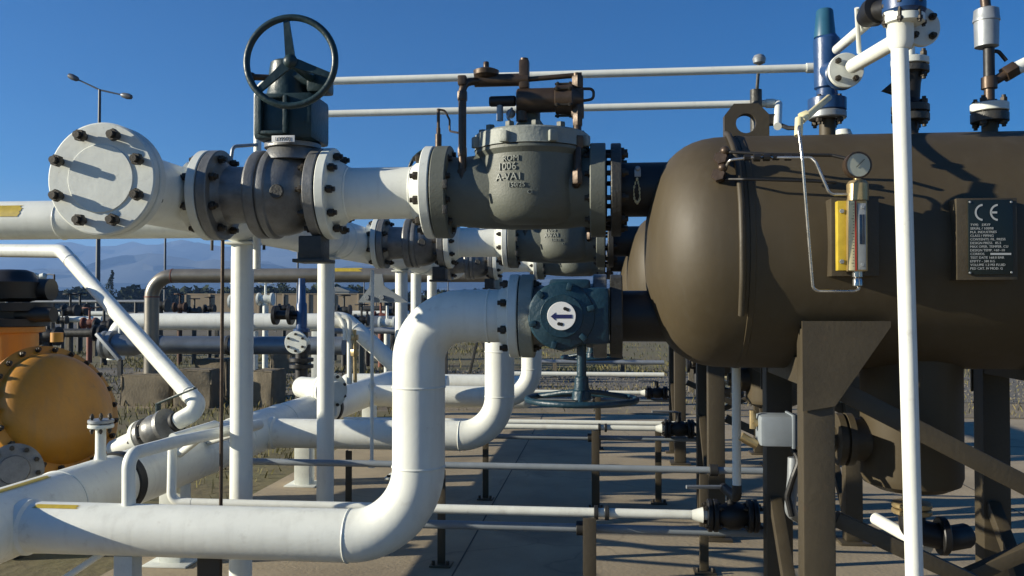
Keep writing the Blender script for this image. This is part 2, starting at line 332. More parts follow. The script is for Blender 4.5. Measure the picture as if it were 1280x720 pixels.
# far flange and manifold at the end of the lower header (left of the second bend)
# ================================================================== one metering run, built at the front and copied twice
def build_ball_valve():
    xa = X(268); xb = X(409)
    t = thing('ball_valve', 'grey steel trunnion ball valve with gearbox and big dark handwheel in the front run', 'ball valve', ((xa + xb) / 2, Y1, ZU), 'ball valves on the three runs')
    ax = (xa, Y1, ZU)
    L = xb - xa; k = L / 141.0      # metres per photo pixel along the run
    b = MB(); b.lathe(ax, X1, [(.003, FR * .6), (.003, FR - .004), (.007, FR), (.043, FR), (.047, FR - .004), (.047, .15), (.075, .125), (k * 52, .12), (k * 53, .14),
        (k * 55, .182), (k * 58, .19), (k * 66, .19), (k * 69, .186), (k * 69.5, .176), (k * 72, .176), (k * 73, .190), (k * 76, .192), (k * 80, .190), (k * 82, .180),
        (k * 92, .178), (k * 104, .168), (k * 114, .150), (k * 120, .132), (L - .048, .130), (L - .047, FR - .004), (L - .043, FR), (L - .007, FR), (L - .003, FR - .004), (L - .003, FR * .6)], 56)
    body = part('valve_body', b, STEEL, t)
    bolts(body, (xa + k * 69, Y1, ZU), X1, .165, 14, .11, .012, one=False)
    for dx in (-.13, .02, .15):      # cast pads / plugs
        pass
    b = MB(); b.disc((xa + k * 98, Y1 - .178, ZU - .01), -Y_, .03, .012); part('plug', b, STEELD, t)
    b = MB(); b.box((xa + k * 128, Y1 - .03, ZU - .235), (.10, .12, .10), None, .008); b.box((xa + k * 128, Y1 - .03, ZU - .29), (.14, .15, .015), None, .003); part('foot', b, STEELD, t)
    # neck, name plate, gearbox
    cx = X(366); g = P(366, 152); b = MB()
    b.lathe((cx, Y1, ZU + .14), Z1, [(0, .13), (.02, .125), (.055, .105), (.056, .12), (.075, .12)], 32); part('stem_housing', b, STEEL, t)
    b = MB(); q = P(354, 173.5, -.16); b.box(q, (.098, .004, .028), None, .001); npl = part('tag_plate', b, LABELW, t)
    b = MB(); text_into(b, 'LIYXOJ', .021, q + V((0, -.003, -.0075)), X1, Z1, .001, ext=.0006); part('tag_lettering', b, BLACK, npl)
    b = MB(); b.box((cx, Y1 - .01, g.z), (m1(76), .24, m1(58)), None, .02); gb = part('gearbox', b, PETR, t)
    b = MB()                                             # raised frame on the gearbox front
    for (x0, z0, sx, sz) in ((-.055, 0, .018, .16), (.055, 0, .018, .16), (0, .075, .10, .014), (0, -.075, .10, .014)):
        b.box((cx - .035 + x0, Y1 - .142, g.z + z0), (sx, .03, sz), None, .004)
    part('cover_frame', b, PETR, gb)
    cz = P(360, 125).z; ct = P(360, 80).z
    b = MB(); b.lathe((cx - .01, Y1 - .02, cz), Z1, [(0, .10), (.03, .092), ((ct - cz) * .55, .085), ((ct - cz) * .6, .088), ((ct - cz) * .95, .080), ((ct - cz), .070)], 32)
    part('worm_housing', b, PETR, t)
    b = MB(); b.cyl((cx - .0, Y1 - .06, P(366, 98).z), (cx + .17, Y1 - .06, P(366, 113).z), .036, seg=20); b.box((cx + .14, Y1 - .06, P(366, 112).z), (.09, .10, .075), None, .012); part('side_arm', b, PETR, t)
    b = MB(); b.cyl((cx - .155, Y1 - .08, P(366, 101).z), (cx - .06, Y1 - .05, P(366, 101).z), .014, seg=12); b.ball((cx - .155, Y1 - .08, P(366, 101).z), .02); part('grease_nipple', b, BRASS, t)
    wc = U(363.5, 77, Y1 - .34); R = 57.5 * 3.37 / F; n = V((.06, -1, .03)).normalized()
    b = MB(); b.cyl((wc.x, Y1 - .10, wc.z), wc, .02, seg=16); part('wheel_shaft', b, PETR, t)
    b = MB(); b.torus(wc, n, R, .0135, 64, 12)
    wh = part('handwheel', b, PETR, t)
    qq = V((0, 0, 1)).rotation_difference(-n)
    b = MB(); b.lathe(wc - n * .02, n, [(0, .026), (.03, .028), (.04, .02), (.045, .012)], 20); part('hub', b, PETR, wh)
    for a in (97, 222, 340):
        e = V((math.cos(math.radians(a)), 0, math.sin(math.radians(a)))); e = (e - n * e.dot(n)).normalized()
        b = MB(); side = n.cross(e).normalized()
        pts = [wc + side * .019 + e * .01, wc + side * .011 + e * (R - .01), wc - side * .011 + e * (R - .01), wc - side * .019 + e * .01]
        b.prism([p + n * .006 for p in pts], -n * .014); part('spoke', b, PETR, wh)
    return t
def build_spool():
    xa = X(409); xb = X(546)
    t = thing('pipe_spool', 'short white flanged pipe between handwheel valve and regulator of the front run', 'pipe spool', ((xa + xb) / 2, Y1, ZU), 'white spools of the three runs')
    b = MB(); b.cyl((xa + .05, Y1, ZU), (xb - .05, Y1, ZU), RP, seg=48)
    for x0 in (xa + .10, xb - .10): b.torus((x0, Y1, ZU), X1, RP, .005, 48, 8)
    part('pipe', b, WHT, t)
    joint(t, (xa, Y1, ZU), -X1, FR, .040, WHT2, RP, .06, 10, .018)
    joint(t, (xb, Y1, ZU), X1, FR, .040, WHT2, RP, .06, 10, .018)
    return t
def build_regulator():
    xa = X(546); xb = X(758); cx = X(665); YF0 = Y1 - .235
    t = thing('pressure_regulator', 'grey green pressure regulator with cast lettering and bronze pilot tubing, front run', 'regulator', (cx, Y1, ZU), 'regulators of the three runs')
    L = xb - xa
    b = MB(); b.lathe((xa, Y1, ZU), X1, [(.003, FR * .6), (.003, FR - .004), (.007, FR), (.062, FR), (.066, FR - .004), (.068, .150), (.10, .145), (.2, .155), (L * .5, .162), (L - .16, .158),
        (L - .10, .15), (L - .068, .16), (L - .066, FR - .004), (L - .062, FR), (L - .007, FR), (L - .003, FR - .004), (L - .003, FR * .6)], 56)
    part('flow_body', b, REG, t)
    zt = U(665, 181, Y1 - .25).z; zb = ZU - .148; RB = .224
    b = MB(); b.lathe((cx, Y1, zb), Z1, [(.0, .11), (.012, .165), (.035, .198), (.07, .215), (.12, RB), (zt - zb - .02, RB), (zt - zb, RB + .015), (zt - zb + .012, RB + .014)], 64)
    bo = part('bonnet_body', b, REG, t)
    b = MB(); zc = P(660, 163).z; ctr = V((cx, Y1, 0))
    for s, sz, px, py in (('ROM', .032, 645, 196), ('1006', .042, 640, 207), ('A-VA1', .042, 642, 220), ('150/25', .026, 652, 229), ('CI', .022, 668, 238)):
        bx = X(px) - cx; o = V((cx, Y1, P(660, py, -.23).z - .012)); mb2 = MB()
        text_into(mb2, s, sz, o, X1, Z1, .0, None, None, .004)
        a0 = bx / RB
        for v in mb2.bm.verts:
            d = v.co - o; a = a0 + d.x / RB; r_ = RB + .0015 + (-d.y)
            v.co = V((cx + r_ * math.sin(a), Y1 - r_ * math.cos(a), v.co.z))
        me = bpy.data.meshes.new('t'); mb2.bm.to_mesh(me); mb2.bm.free(); b.bm.from_mesh(me); bpy.data.meshes.remove(me)
    part('cast_lettering', b, COVER, bo)
    # cover disc with cap screws
    b = MB(); b.lathe((cx, Y1, zt + .016), Z1, [(0, RB + .018), (.004, RB + .016), (.060, RB + .016), (.068, RB + .006), (.072, RB - .05), (.085, .09), (.095, .085)], 64)
    cv = part('cover_disc', b, COVER, t)
    for k in range(12):
        a = math.pi * 2 * (k + .3) / 12; b = MB(); b.hexn((cx + .205 * math.cos(a), Y1 + .205 * math.sin(a), zt + .082), Z1, .019, .024); part('cap_screw', b, REG, cv)
    for a in (-1.15, -1.95, -2.7, -.4):        # lugs on the rim
        b = MB(); b.box((cx + (RB + .022) * math.cos(a), Y1 + (RB + .022) * math.sin(a), zt + .04), (.03, .035, .045), Matrix.Rotation(a, 3, 'Z'), .006); part('rim_lug', b, COVER, cv)
    b = MB(); b.lathe((cx - .01, Y1, zt + .08), Z1, [(0, .085), (.03, .072), (.07, .045), (.10, .045), (.19, .045)], 24); part('top_nozzle', b, REG, t)
    # pilot valve: horizontal bronze cylinder
    z0 = P(660, 130).z; yp = Y1 - .06
    b = MB(); b.lathe((X(614), yp, z0), X1, [(0, .018), (.008, .022), (.105, .022), (.11, .018)], 20); part('spring_cap', b, BLACK, t)
    b = MB(); x0 = X(648); b.lathe((x0, yp, z0), X1, [(0, .044), (.005, .050), (X(695) - x0, .050), (X(695) - x0 + .003, .058), (X(716) - x0, .062), (X(718) - x0, .05), (X(730) - x0, .03)], 28); pv = part('pilot_valve', b, BRASS, t)
    bolts(pv, (X(706), yp, z0), X1, .066, 6, .075, .009)
    # upper bronze manifold
    z1 = P(660, 104).z
    b = MB(); b.cyl((X(596), yp, z1), (X(662), yp, z1), .026, seg=18); b.cyl((X(660), yp, z1), (X(728), yp, P(660, 100).z), .011, seg=12)
    b.box((X(657), yp, P(660, 98).z), (.042, .045, .12), None, .008); b.cyl((X(657), yp, P(660, 132).z), (X(657), yp, P(660, 78).z), .017, seg=14); b.cyl((X(654), yp, P(660, 155).z), (X(654), yp, z0), .024, seg=14)
    part('pilot_manifold', b, BRASS, t)
    b = MB(); zz = P(660, 101).z; b.lathe((X(610), yp, zz), Z1, [(0, .035), (.012, .052), (.03, .054), (.034, .045), (.040, .03), (.044, .012), (.065, .012), (.068, .010)], 24); part('diaphragm_cap', b, BRASS, t)
    b = MB(); b.tube([P(578, 232, -.12), P(578, 103, -.12), (X(604), yp, z1)], .0165, .05)
    for y_, r_ in ((218, .022), (225, .024), (120, .022), (190, .020)): p = P(578, y_, -.12); b.hexn(p - Z1 * .02, Z1, r_, .04)
    b.box(P(578, 101, -.12) + V((.0, 0, 0)), (.035, .04, .04), None, .006); part('left_sensing_tube', b, BRASS, t)
    b = MB(); b.tube([(X(722), yp, P(660, 98).z), (X(722), yp, P(660, 135).z), P(722, 165, -.10), P(722, 232, -.19), (X(718), Y1 - .1, P(660, 235).z)], .0165, .03)
    for y_, r_, d_ in ((103, .026, -.06), (125, .026, -.06), (140, .03, -.075), (178, .026, -.12), (150, .022, -.09), (222, .022, -.18)): p = P(722, y_, d_); b.hexn(p - Z1 * .025, Z1, r_, .05)
    b.box(P(722, 128, -.06), (.05, .055, .11), None, .008); part('right_sensing_tube', b, BRASS, t)
    b = MB(); b.tube([P(727, 111, -.06), P(742, 111, -.06), P(742, 124, -.06), P(728, 126, -.06)], .006, .018, 10); part('loop_tube', b, BRASS, t)
    b = MB(); b.tube([(X(627), yp, z0 - .01), (X(627), yp, P(660, 154).z)], .014, .02, 10); b.ball((X(640), yp + .01, P(660, 145).z), .02); b.tube([P(640, 135, -.08), P(634, 146, -.1), P(642, 158, -.08)], .005, .01, 8); part('pilot_bracket', b, GALV, t)
    b = MB(); b.tube([P(548, 185, 0), P(548, 160, .0)], .009, .02, 10); b.cyl(P(548, 186), P(548, 168), .014, seg=12); b.cyl(P(548, 160), P(548, 136), .007, seg=10); b.tube([P(549, 137), P(556, 138), P(562, 150), P(562, 164), P(573, 166, -.1)], .0045, .02, 8)
    part('vent_fitting', b, BRASS, t)
    for px, py in ((556, 230), (556, 262)):
        b = MB(); b.box(P(px, py, -.205), (.02, .012, .035), None, .003); part('plug', b, STEELD, t)
    # outlet black spool to vessel with its bolts
    joint(t, (xb, Y1, ZU), X1, FR - .001, .045, REG, .12, .05, 10, .019, name='outlet_flange')
    return t
def build_lower_valve():
    zv = P(700, 395).z; xa = X(651); xb = X(759); cx = (xa + xb) / 2; R = .174
    t = thing('gear_valve', 'dark blue gear valve with white arrow disc and handwheel hanging below, front run', 'valve', (cx, Y1, zv), 'blue gear valves of the three runs')
    L = xb - xa
    b = MB(); b.lathe((xa, Y1, zv), X1, [(.0585, .13), (.06, .135), (.10, .125), (L / 2, .15), (L - .10, .125), (L - .06, .135),
        (L - .059, R - .004), (L - .055, R), (L - .007, R), (L - .003, R - .004), (L - .003, R * .6)], 48)
    part('valve_body', b, STEEL, t)
    b = MB(); b.lathe((xa, Y1, zv), X1, [(.003, R * .6), (.003, R - .004), (.007, R), (.055, R), (.059, R - .004), (.059, R * .6)], 48); part('end_flange', b, COVER, t, 'pale worn end flange')
    gc = P(702, 395, -.24)
    b = MB(); b.lathe((gc.x, Y1 - .05, gc.z), -Y_, [(0, .11), (.10, .115), (.11, .132), (.165, .134), (.175, .126), (.182, .10), (.186, .085), (.19, .083)], 48); gh = part('gear_housing', b, BLUEV, t)
    for k in range(6):
        a = 2 * math.pi * (k + .25) / 6; b = MB(); b.box((gc.x + .118 * math.cos(a), Y1 - .234, gc.z + .118 * math.sin(a)), (.03, .012, .022), Matrix.Rotation(-a, 3, 'Y'), .005); part('rim_lug', b, BLUEV, gh)
    b = MB(); b.box((gc.x + .125, Y1 - .14, gc.z), (.12, .16, .225), None, .02); b.box((gc.x + .03, Y1 - .15, gc.z + .12), (.16, .13, .05), None, .015); part('worm_box', b, BLUEV, t)
    dd = V((gc.x, Y1 - .243, gc.z)); b = MB(); b.disc(dd, -Y_, m1(16.5), .006, .001); ds = part('arrow_disc', b, LABELW, t)
    yq = dd.y - .0075; b = MB(); s = m1(1)
    pts = [(-12.5, 0), (-7, 4.6), (-7, 2.2), (12, 2.2), (12, -2.2), (-7, -2.2), (-7, -4.6)]
    b.prism([(dd.x + x * s, yq, dd.z + (z - .5) * s) for x, z in pts], (0, .001, 0)); part('arrow', b, NAVY, ds)
    b = MB()
    for (x, z) in ((4, 8.5), (7, 7.3), (-3, -9), (0, -9.6)): b.lathe((dd.x + x * s, yq, dd.z + z * s), Y_, [(0, s * 2.1), (.001, s * 2.1)], 10)
    part('scuff_mark', b, BLACK, ds)
    hx = P(727, 497, -.14).x; yy = Y1 - .14; zw = P(727, 499, -.14).z; zh = P(727, 478, -.14).z
    b = MB(); b.cyl((hx, yy, gc.z - .1), (hx, yy, zh), .019, seg=18); part('stem', b, BLUEV, t)
    b = MB(); Rw = 67 * 3.55 / F; b.torus((hx, yy, zw), Z1, Rw, .0125, 64, 12); wh = part('handwheel', b, BLUEV, t)
    b = MB(); b.lathe((hx, yy, zw - .012), Z1, [(0, .022), (.012, .04), (.045, .036), (.05, .03), (.10, .027), (.104, .02)], 20); part('hub', b, BLUEV, wh)
    for a in (30, 150, 270):
        e = V((math.cos(math.radians(a)), math.sin(math.radians(a)), 0)); b = MB(); b.tube([V((hx, yy, zw + .03)) + e * .02, V((hx, yy, zw + .022)) + e * .09, V((hx, yy, zw)) + e * (Rw - .004)], .010, .1, 10); part('spoke', b, BLUEV, wh)
    return t
def build_bend():
    zv = P(700, 395).z; xa = X(651); xv = X(524)
    t = thing('outlet_bend_pipe', 'big white S shaped pipe dropping from the nearest blue gear valve', 'pipe', (xv, Y1, ZL), 'white S bend pipes of the three runs')
    b = MB(); b.tube([(xa - .05, Y1, zv), (xv, Y1, zv), (xv, Y1, ZL), (XL + .05, Y1, ZL)], RP + .001, .30, 40, 14)
    R = .30
    for c_, ax in (((xv + R, Y1, zv), X1), ((xv, Y1, zv - R), Z1), ((xv, Y1, ZL + R), Z1), ((xv - R, Y1, ZL), X1)): b.torus(c_, ax, RP - .0005, .0055, 48, 8)
    part('pipe', b, WHT, t)
    b = MB(); xs = XL + .12   # reinforcing weld where it meets the header
    b.lathe((xs, Y1, ZL), X1, [(0, RP + .012), (.04, RP + .012), (.055, RP)], 48); part('branch_weld', b, WHT, t)
    b = MB(); arcpatch(b, (U(52, 640, Y1).x, Y1, ZL), (U(105, 640, Y1).x, Y1, ZL), Z1, -Y_, RP + .0025, 1.05, 1.3); part('yellow_mark', b, YEL, t)
    joint(t, (xa, Y1, zv), X1, .174, .040, WHT2, RP - .004, .05, 8, .017)
    return t
def build_tank():
    Xt = P(806, 300).x; dm = .34; R = .468; zc = 1.6 + 68 * 3.56 / F; xs = Xt + dm; xe = 3.3
    t = thing('separator_vessel', 'brown horizontal filter separator vessel of the front run, carrying gauge and nameplate', 'pressure vessel', (xs, Y1, zc), 'brown separator vessels')
    pr = [(dm * (1 - math.cos(a) ** .74), R * math.sin(a) ** .80) for a in [math.pi / 2 * k / 14 for k in range(15)]]
    L = xe - Xt; pr += [(dm + .01, R), (dm + .012, R + .003), (dm + .03, R + .003), (dm + .032, R)] + [(L - dm, R)] + [(L - t_, r_) for t_, r_ in pr[13::-1]]
    b = MB(); b.lathe((Xt, Y1, zc), X1, pr, 96); part('shell', b, BROWN, t)
    b = MB(); b.cyl((X(764), Y1, ZU), (X(850), Y1, ZU), .112, seg=36); nz = part('inlet_nozzle', b, BLACK, t)
    b = MB(); b.disc((X(764) - .002, Y1, ZU), X1, FR - .002, .042); part('nozzle_flange', b, STEELD, nz)
    zv = P(700, 395).z
    b = MB(); b.cyl((X(766), Y1, zv), (X(860), Y1, zv), .105, seg=32); nz = part('outlet_nozzle', b, BLACK, t)
    b = MB(); b.disc((X(762) - .0, Y1, zv), X1, .172, .05); part('nozzle_flange', b, STEELD, nz)
    # lifting lug
    p0 = P(932, 168); s = m1(1); zt = zc + R - .01; b = MB(); o = [(-26, 0), (-26, 30), (-15, 44), (14, 44), (27, 30), (27, 0)]
    ri = [(-.5 + 12 * math.cos(a), 20 + 12 * math.sin(a)) for a in [2 * math.pi * k / 24 for k in range(24)]]
    ty = .025
    def pv(x, z, y): return b.bm.verts.new((p0.x + x * s, y, zt + z * s))
    for y in (Y1 - ty, Y1 + ty):
        oe = [pv(x, z, y) for x, z in o]; ie = [pv(x, z, y) for x, z in ri]
        ed = [b.bm.edges.new((l[k], l[(k + 1) % len(l)])) for l in (oe, ie) for k in range(len(l))]
        bmesh.ops.triangle_fill(b.bm, edges=ed, use_beauty=True)
        if y < Y1: o1, i1 = oe, ie
    b.skin(o1, oe); b.skin(i1, ie); part('lifting_lug', b, BROWN2, t)
    # sump boot
    bx = X(1147, Y1 - .1); zb = U(1145, 622, Y1 - .15).z
    b = MB(); b.lathe((bx, Y1, zc - R + .06), -Z1, [(0, .19), (zc - R + .06 - zb - .06, .19), (zc - R + .06 - zb - .03, .18), (zc - R + .06 - zb - .005, .13), (zc - R + .06 - zb, .05)], 48); bt = part('sump_boot', b, BROWN, t)
    zn = U(1060, 549, Y1).z
    b = MB(); b.lathe((bx - .17, Y1, zn), -X1, [(0, .085), (.06, .085), (.061, .105), (.085, .105), (.088, .09), (.095, .09), (.098, .105), (.122, .105), (.125, .05), (.15, .045)], 32); part('boot_nozzle', b, BROWN2, bt)
    b = MB(); b.cyl((bx, Y1, zb + .02), (bx, Y1, zb - .06), .035, seg=20); b.disc((bx, Y1, zb - .05), -Z1, .075, .02); b.disc((bx, Y1, zb - .075), -Z1, .075, .02); dr = part('drain_flange', b, BRASSL, bt)
    b = MB(); b.tube([(bx, Y1, zb - .095), (bx, Y1, zb - .16), (bx + .14, Y1, zb - .19), (bx + .22, Y1 + .05, zb - .19)], .05, .05); b.disc((bx + .10, Y1, zb - .18), X1, .075, .03); part('drain_valve', b, BLACK, bt)
    # legs and braces
    YFt = Y1 - .36; YB = Y1 + .36; xA = Uz(1021, 720, .25).x if False else U(1020, 560, YFt).x; xB = U(1240, 560, YB).x
    zl = zc - .30
    for x in (xA, xB):
        for y in (YFt, YB):
            b = MB(); b.box((x, y, (zl + .02) / 2), (.112, .10, zl - .02), None, .006); lg = part('leg', b, BROWN2, t)
            b = MB(); b.box((x, y, .01), (.2, .2, .018), None, .003); part('foot_plate', b, BROWN2, lg)
            sg = -1 if y < Y1 else 1
            zt_ = U(1020, 401, YFt).z; zb_ = U(1020, 512, YFt).z
            b = MB(); ye = y + sg * .055
            b.prism([(x - .06, ye, zt_), (x + .245, ye, zt_), (x + .245, ye, zt_ - .02), (x + .052, ye, zb_ + .02), (x - .06, ye, zb_)], (0, sg * .012, 0)); part('gusset', b, BROWN2, lg)
        b = MB(); b.bar((x, YFt, zl - .16), (x, YB, zl - .16), .10, .10, .005); part('saddle_beam', b, BROWN2, t)
        b = MB(); b.bar((x - .02, YFt + .05, .15), (x - .02, YB - .05, .75), .05, .05, .003); part('cross_brace', b, BROWN2, t)
    a0 = U(1046, 486, YFt + .03); a1 = U(1285, 608, YFt + .03); b = MB(); b.bar(a0, a1 + (a1 - a0) * .3, .05, .07, .004); part('upper_brace', b, BROWN2, t)
    a0 = U(1044, 648, YFt + .03); a1 = U(1205, 722, YFt + .03); b = MB(); b.bar(a0, a1 + (a1 - a0) * .1, .05, .055, .004); part('lower_brace', b, BROWN2, t)
    a0 = U(1200, 724, YFt + .12); a1 = U(1290, 686, YFt + .12); b = MB(); b.bar(a0 - (a1 - a0) * .6, a1 + (a1 - a0), .05, .05, .004); part('counter_brace', b, BROWN2, t)
    return t, dict(R=R, zc=zc, bx=bx, xA=xA, xB=xB, Xt=Xt, xs=xs)
def build_drain_rail():
    Yr = U(600, 640, 4.16).y; d0 = 4.16
    zA = U(760, 641, Yr).z; zB = U(760, 661, Yr + .06).z
    xl = XL + .7; r = .0215
    t = thing('drain_line', 'low white drain pipe behind the front S bend, ending in a black valve', 'pipe', (X(737, Yr), Yr, 0), 'low drain pipes across the slab')
    x0 = U(226, 632, Yr).x; x1 = U(884, 642, Yr).x
    b = MB(); b.cyl((x0, Yr, zA), (x1, Yr, zA), r, seg=20); part('pipe', b, WHT, t)
    xc = U(750, 640, Yr).x
    for dx in (-.02, .03):
        b = MB(); b.disc((xc + dx - .008, Yr, zA), X1, r + .012, .02, .002, r - .003, 20); part('clamp_ring', b, RUBB, t)
    xe = U(938, 640, Yr).x; b = MB()
    b.lathe((x1 - .07, Yr, zA), X1, [(0, r), (.05, .036)], 20); part('end_reducer', b, WHT, t)
    b = MB(); b.disc((x1, Yr, zA), X1, .075, .022); b.disc((x1 + .026, Yr, zA), X1, .075, .022); b.lathe((x1 + .05, Yr, zA), X1, [(0, .045), (.05, .062), (.09, .062), (.13, .045)], 20); b.disc((x1 + .18, Yr, zA), X1, .075, .022); b.disc((x1 + .206, Yr, zA), X1, .075, .022)
    b.cyl((x1 + .11, Yr, zA), (x1 + .11, Yr, zA + .13), .022, seg=12); vl = part('valve', b, BLACK, t)
    for xx in (x1 + .024, x1 + .204): bolts(vl, (xx, Yr, zA), X1, .058, 4, .09, .011)
    b = MB(); b.tube([(x1 + .11, Yr, zA + .125), (x1 + .07, Yr - .02, zA + .135), (x1 - .10, Yr - .06, zA + .14)], .009, .02, 8); part('lever', b, GALV, vl)
    return t, Yr, zA, zB
def build_drain_rail2(Yr, zB):
    t = thing('grey_drain_line', 'low grey painted pipe just under the white drain pipe behind the front S bend', 'pipe', (X(737, Yr), Yr + .06, 0), 'low grey drain pipes across the slab')
    x0 = U(470, 655, Yr).x; x1 = U(958, 664, Yr).x
    b = MB(); b.cyl((x0, Yr + .06, zB), (x1, Yr + .06, zB), .0205, seg=20); part('pipe', b, GREYP, t)
    xc = U(720, 660, Yr).x; b = MB(); b.disc((xc, Yr + .06, zB), X1, .034, .045, .002, .018, 20); part('clamp_ring', b, RUBB, t)
    return t
def build_post(x, y, ztop, label, w_=.05):
    t = thing('angle_post', label, 'support post', (x, y, 0), 'small brown pipe support posts')
    b = MB(); b.box((x, y, ztop / 2), (w_, .006, ztop), None, .001); b.box((x - w_ / 2 + .003, y + w_ / 2 + .003, ztop / 2), (.006, w_, ztop), None, .001); part('upright', b, BROWN2, t)
    b = MB(); b.box((x, y, .007), (.13, .13, .010), None, .002); fp = part('foot_plate', b, BROWN2, t)
    for sx in (-1, 1): 
        b = MB(); b.hexn((x + sx * .045, y - .03, .012), Z1, .011, .025); part('anchor_bolt', b, BOLT, fp)
    return t
items = []
items.append((build_ball_valve(), 'grey steel ball valve with dark handwheel in the {} run, seen behind the front run'))
items.append((build_spool(), 'short white flanged pipe in the {} run, below and behind the front spool'))
items.append((build_regulator(), 'grey green pilot operated regulator of the {} run, behind the front one'))
items.append((build_lower_valve(), 'dark blue gear valve of the {} run, hidden behind the front arrow disc valve'))
items.append((build_bend(), 'white S shaped pipe of the {} run, smaller and further back'))
TK, TD = build_tank()
items.append((TK, 'brown separator vessel of the {} run, mostly hidden behind the front vessel'))
DR, YR, ZA, ZB = build_drain_rail()
items.append((DR, 'low white drain pipe crossing the slab in the {} bay, ending in a black valve'))
items.append((build_drain_rail2(YR, ZB), 'low grey pipe just under the white drain pipe of the {} bay'))
xp = U(737, 680, YR - .03).x
items.append((build_post(xp, YR - .03, ZA - .02, 'brown angle post carrying the nearest white drain pipe at its black clamps', .062), 'brown angle post carrying the white drain pipe of the {} bay'))
for o, lab in items:
    for i in (1, 2):
        c = copy_tree(o, None, (0, DY * i, 0)); c['label'] = lab.format(RUNS[i])
        for ch in list(c.children):
            if ch.name.startswith('yellow_mark'): bpy.data.objects.remove(ch)
# cross pipes at other depths
def rail(px0, px1, py, Y, r, m, label, zdy=0):
    a = U(px0, py, Y); z = U(640, py, Y).z; b_ = U(px1, py, Y)
    b = MB(); b.cyl((a.x, Y, z), (b_.x, Y, z), r, seg=20)
    t = thing('cross_pipe', label, 'pipe', (a.x, Y, z), 'thin cross pipes over the slab'); part('pipe', b, m, t)
    return t, z
r1, zr = rail(315, 1000, 583, 5.45, .021, GREYP, 'grey blue pipe crossing mid picture in front of the middle drain pipes')
xk = U(893, 585, 5.45).x; b = MB(); b.disc((xk - .03, 5.45, zr), X1, .036, .05, .002, .019, 20); part('clamp_ring', b, RUBB, r1)
r2, zr2 = rail(430, 905, 527, 7.25, .020, WHT, 'thin white pipe just above the middle drain pipe, ending by the tank legs')
r3, zr3 = rail(640, 830, 467, 11.6, .03, WHT, 'white pipe lying near the gravel edge seen past the blue handwheel')
for px, Y, z_, lb in ((552, 5.40, zr, 'brown post below the S bend carrying the grey blue cross pipe'), (880, 5.42, zr, 'brown post by the tank legs carrying the grey blue cross pipe'),
                  (505, Y1 + DY, ZL - .11, 'brown post under the horizontal pipe of the middle run'), (607, 7.28, zr2, 'brown post beneath the thin white pipe, left of the blue handwheel'),
                  (823, 7.28, zr2, 'brown post beneath the thin white pipe, right of the blue handwheel'), (436, Y1 + DY + .02, ZL - .11, 'brown post under the middle run pipe, left of the S bend')):
    build_post(U(px, 560, Y).x, Y, z_ - .02, lb)
for px, lb in ((253, 'brown block post under the front branch pipe, lowest left'),):
    p = U(258, 700, Y1); t = build_post(p.x, Y1 + .02, ZL - .112, lb, .10)
wp = thing('white_pipe_leg', 'white square leg under the front branch pipe at the bottom left', 'support post', (U(160, 700, Y1).x, Y1, 0))
px_ = U(160, 700, Y1).x; b = MB(); b.box((px_, Y1, (ZL - RP) / 2), (.085, .085, ZL - RP + .01), None, .004); part('shaft', b, WHT2, wp)
b = MB(); b.box((px_, Y1, .008), (.2, .2, .014), None, .002); part('foot_plate', b, WHT2, wp)
pz = U(130, 690, Y1); q = U(70, 730, Y1 - .05)
dl = thing('drain_elbow_line', 'thin white pipe slanting down from the underside of the front branch pipe', 'pipe', pz)
b = MB(); b.tube([pz + V((.05, 0, .09)), pz, q, q + (q - pz) * .8], .015, .04, 14); part('pipe', b, WHT, dl)
# bypass riser pair on the branch
bt = thing('bypass_loop', 'bent white bypass pipe rising from the front branch pipe to the drain line', 'pipe', P(160, 640))
p0 = P(161, 640, 0); p1 = P(161, 568, 0); p2 = U(214, 560, 4.17); p3 = U(214, 634, YR); 
b = MB(); b.tube([p0 - Z1 * .03, p1, V((p1.x + .03, p1.y + .35, p1.z + .0)), V((p1.x + .1, 4.9, p1.z - .03)), (XL + .12, 5.5, ZL + .1)], .029, .06, 18); b.lathe(p0 - Z1 * .06, Z1, [(0, .055), (.05, .045), (.075, .031)], 18); part('riser_pipe', b, WHT, bt)
b = MB(); b.tube([(p3.x, YR + .01, p1.z + .0), (p3.x, YR, ZA), (U(240, 632, YR).x, YR, ZA)], .0225, .05, 16); b.tube([(p3.x, YR + .01, p1.z - .002), (p3.x + .0, YR + .5, p1.z + .0), (XL + .15, YR + .9, ZL + .09)], .0225, .06, 16); part('return_pipe', b, WHT, bt)
for px, Y, z0, z1, r, m, lb in ((277, 4.0, 0, 1.93, .0085, BRASS, 'thin dark rod standing upright beside the front white column'), (465, 5.9, 0.5, 1.85, .012, WHT, 'thin white conduit standing upright behind the S bend')):
    p = U(px, 500, Y); b = MB(); b.cyl((p.x, Y, z0), (p.x, Y, z1), r, seg=12); b.cyl((p.x, Y, z0), (p.x, Y, z0 + .05), r * 2, seg=12); b.hexn((p.x, Y, .55 + z0), Z1, r * 1.7, .03)
    t = thing('upright_rod', lb, 'rod', (p.x, Y, z0)); part('rod', b, m, t)
for px, Y, lb in ((520, 9.2, 'pale post behind the S bend top, left one of two'), (540, 9.9, 'pale post behind the S bend top, right one of two')):
    p = U(px, 380, Y); t = thing('pale_post', lb, 'support post', (p.x, Y, 0)); b = MB(); b.cyl((p.x, Y, .02), (p.x, Y, 1.95), .055, seg=20); part('shaft', b, WHT, t); b = MB(); b.box((p.x, Y, .01), (.25, .25, .018), None, .002); part('base_plate', b, WHT2, t)
# ================================================================== things on the front vessel
R, zc = TD['R'], TD['zc']; ZT = zc + R; YG = 3.14
def sz(n, Y=3.1): return n * Y / F
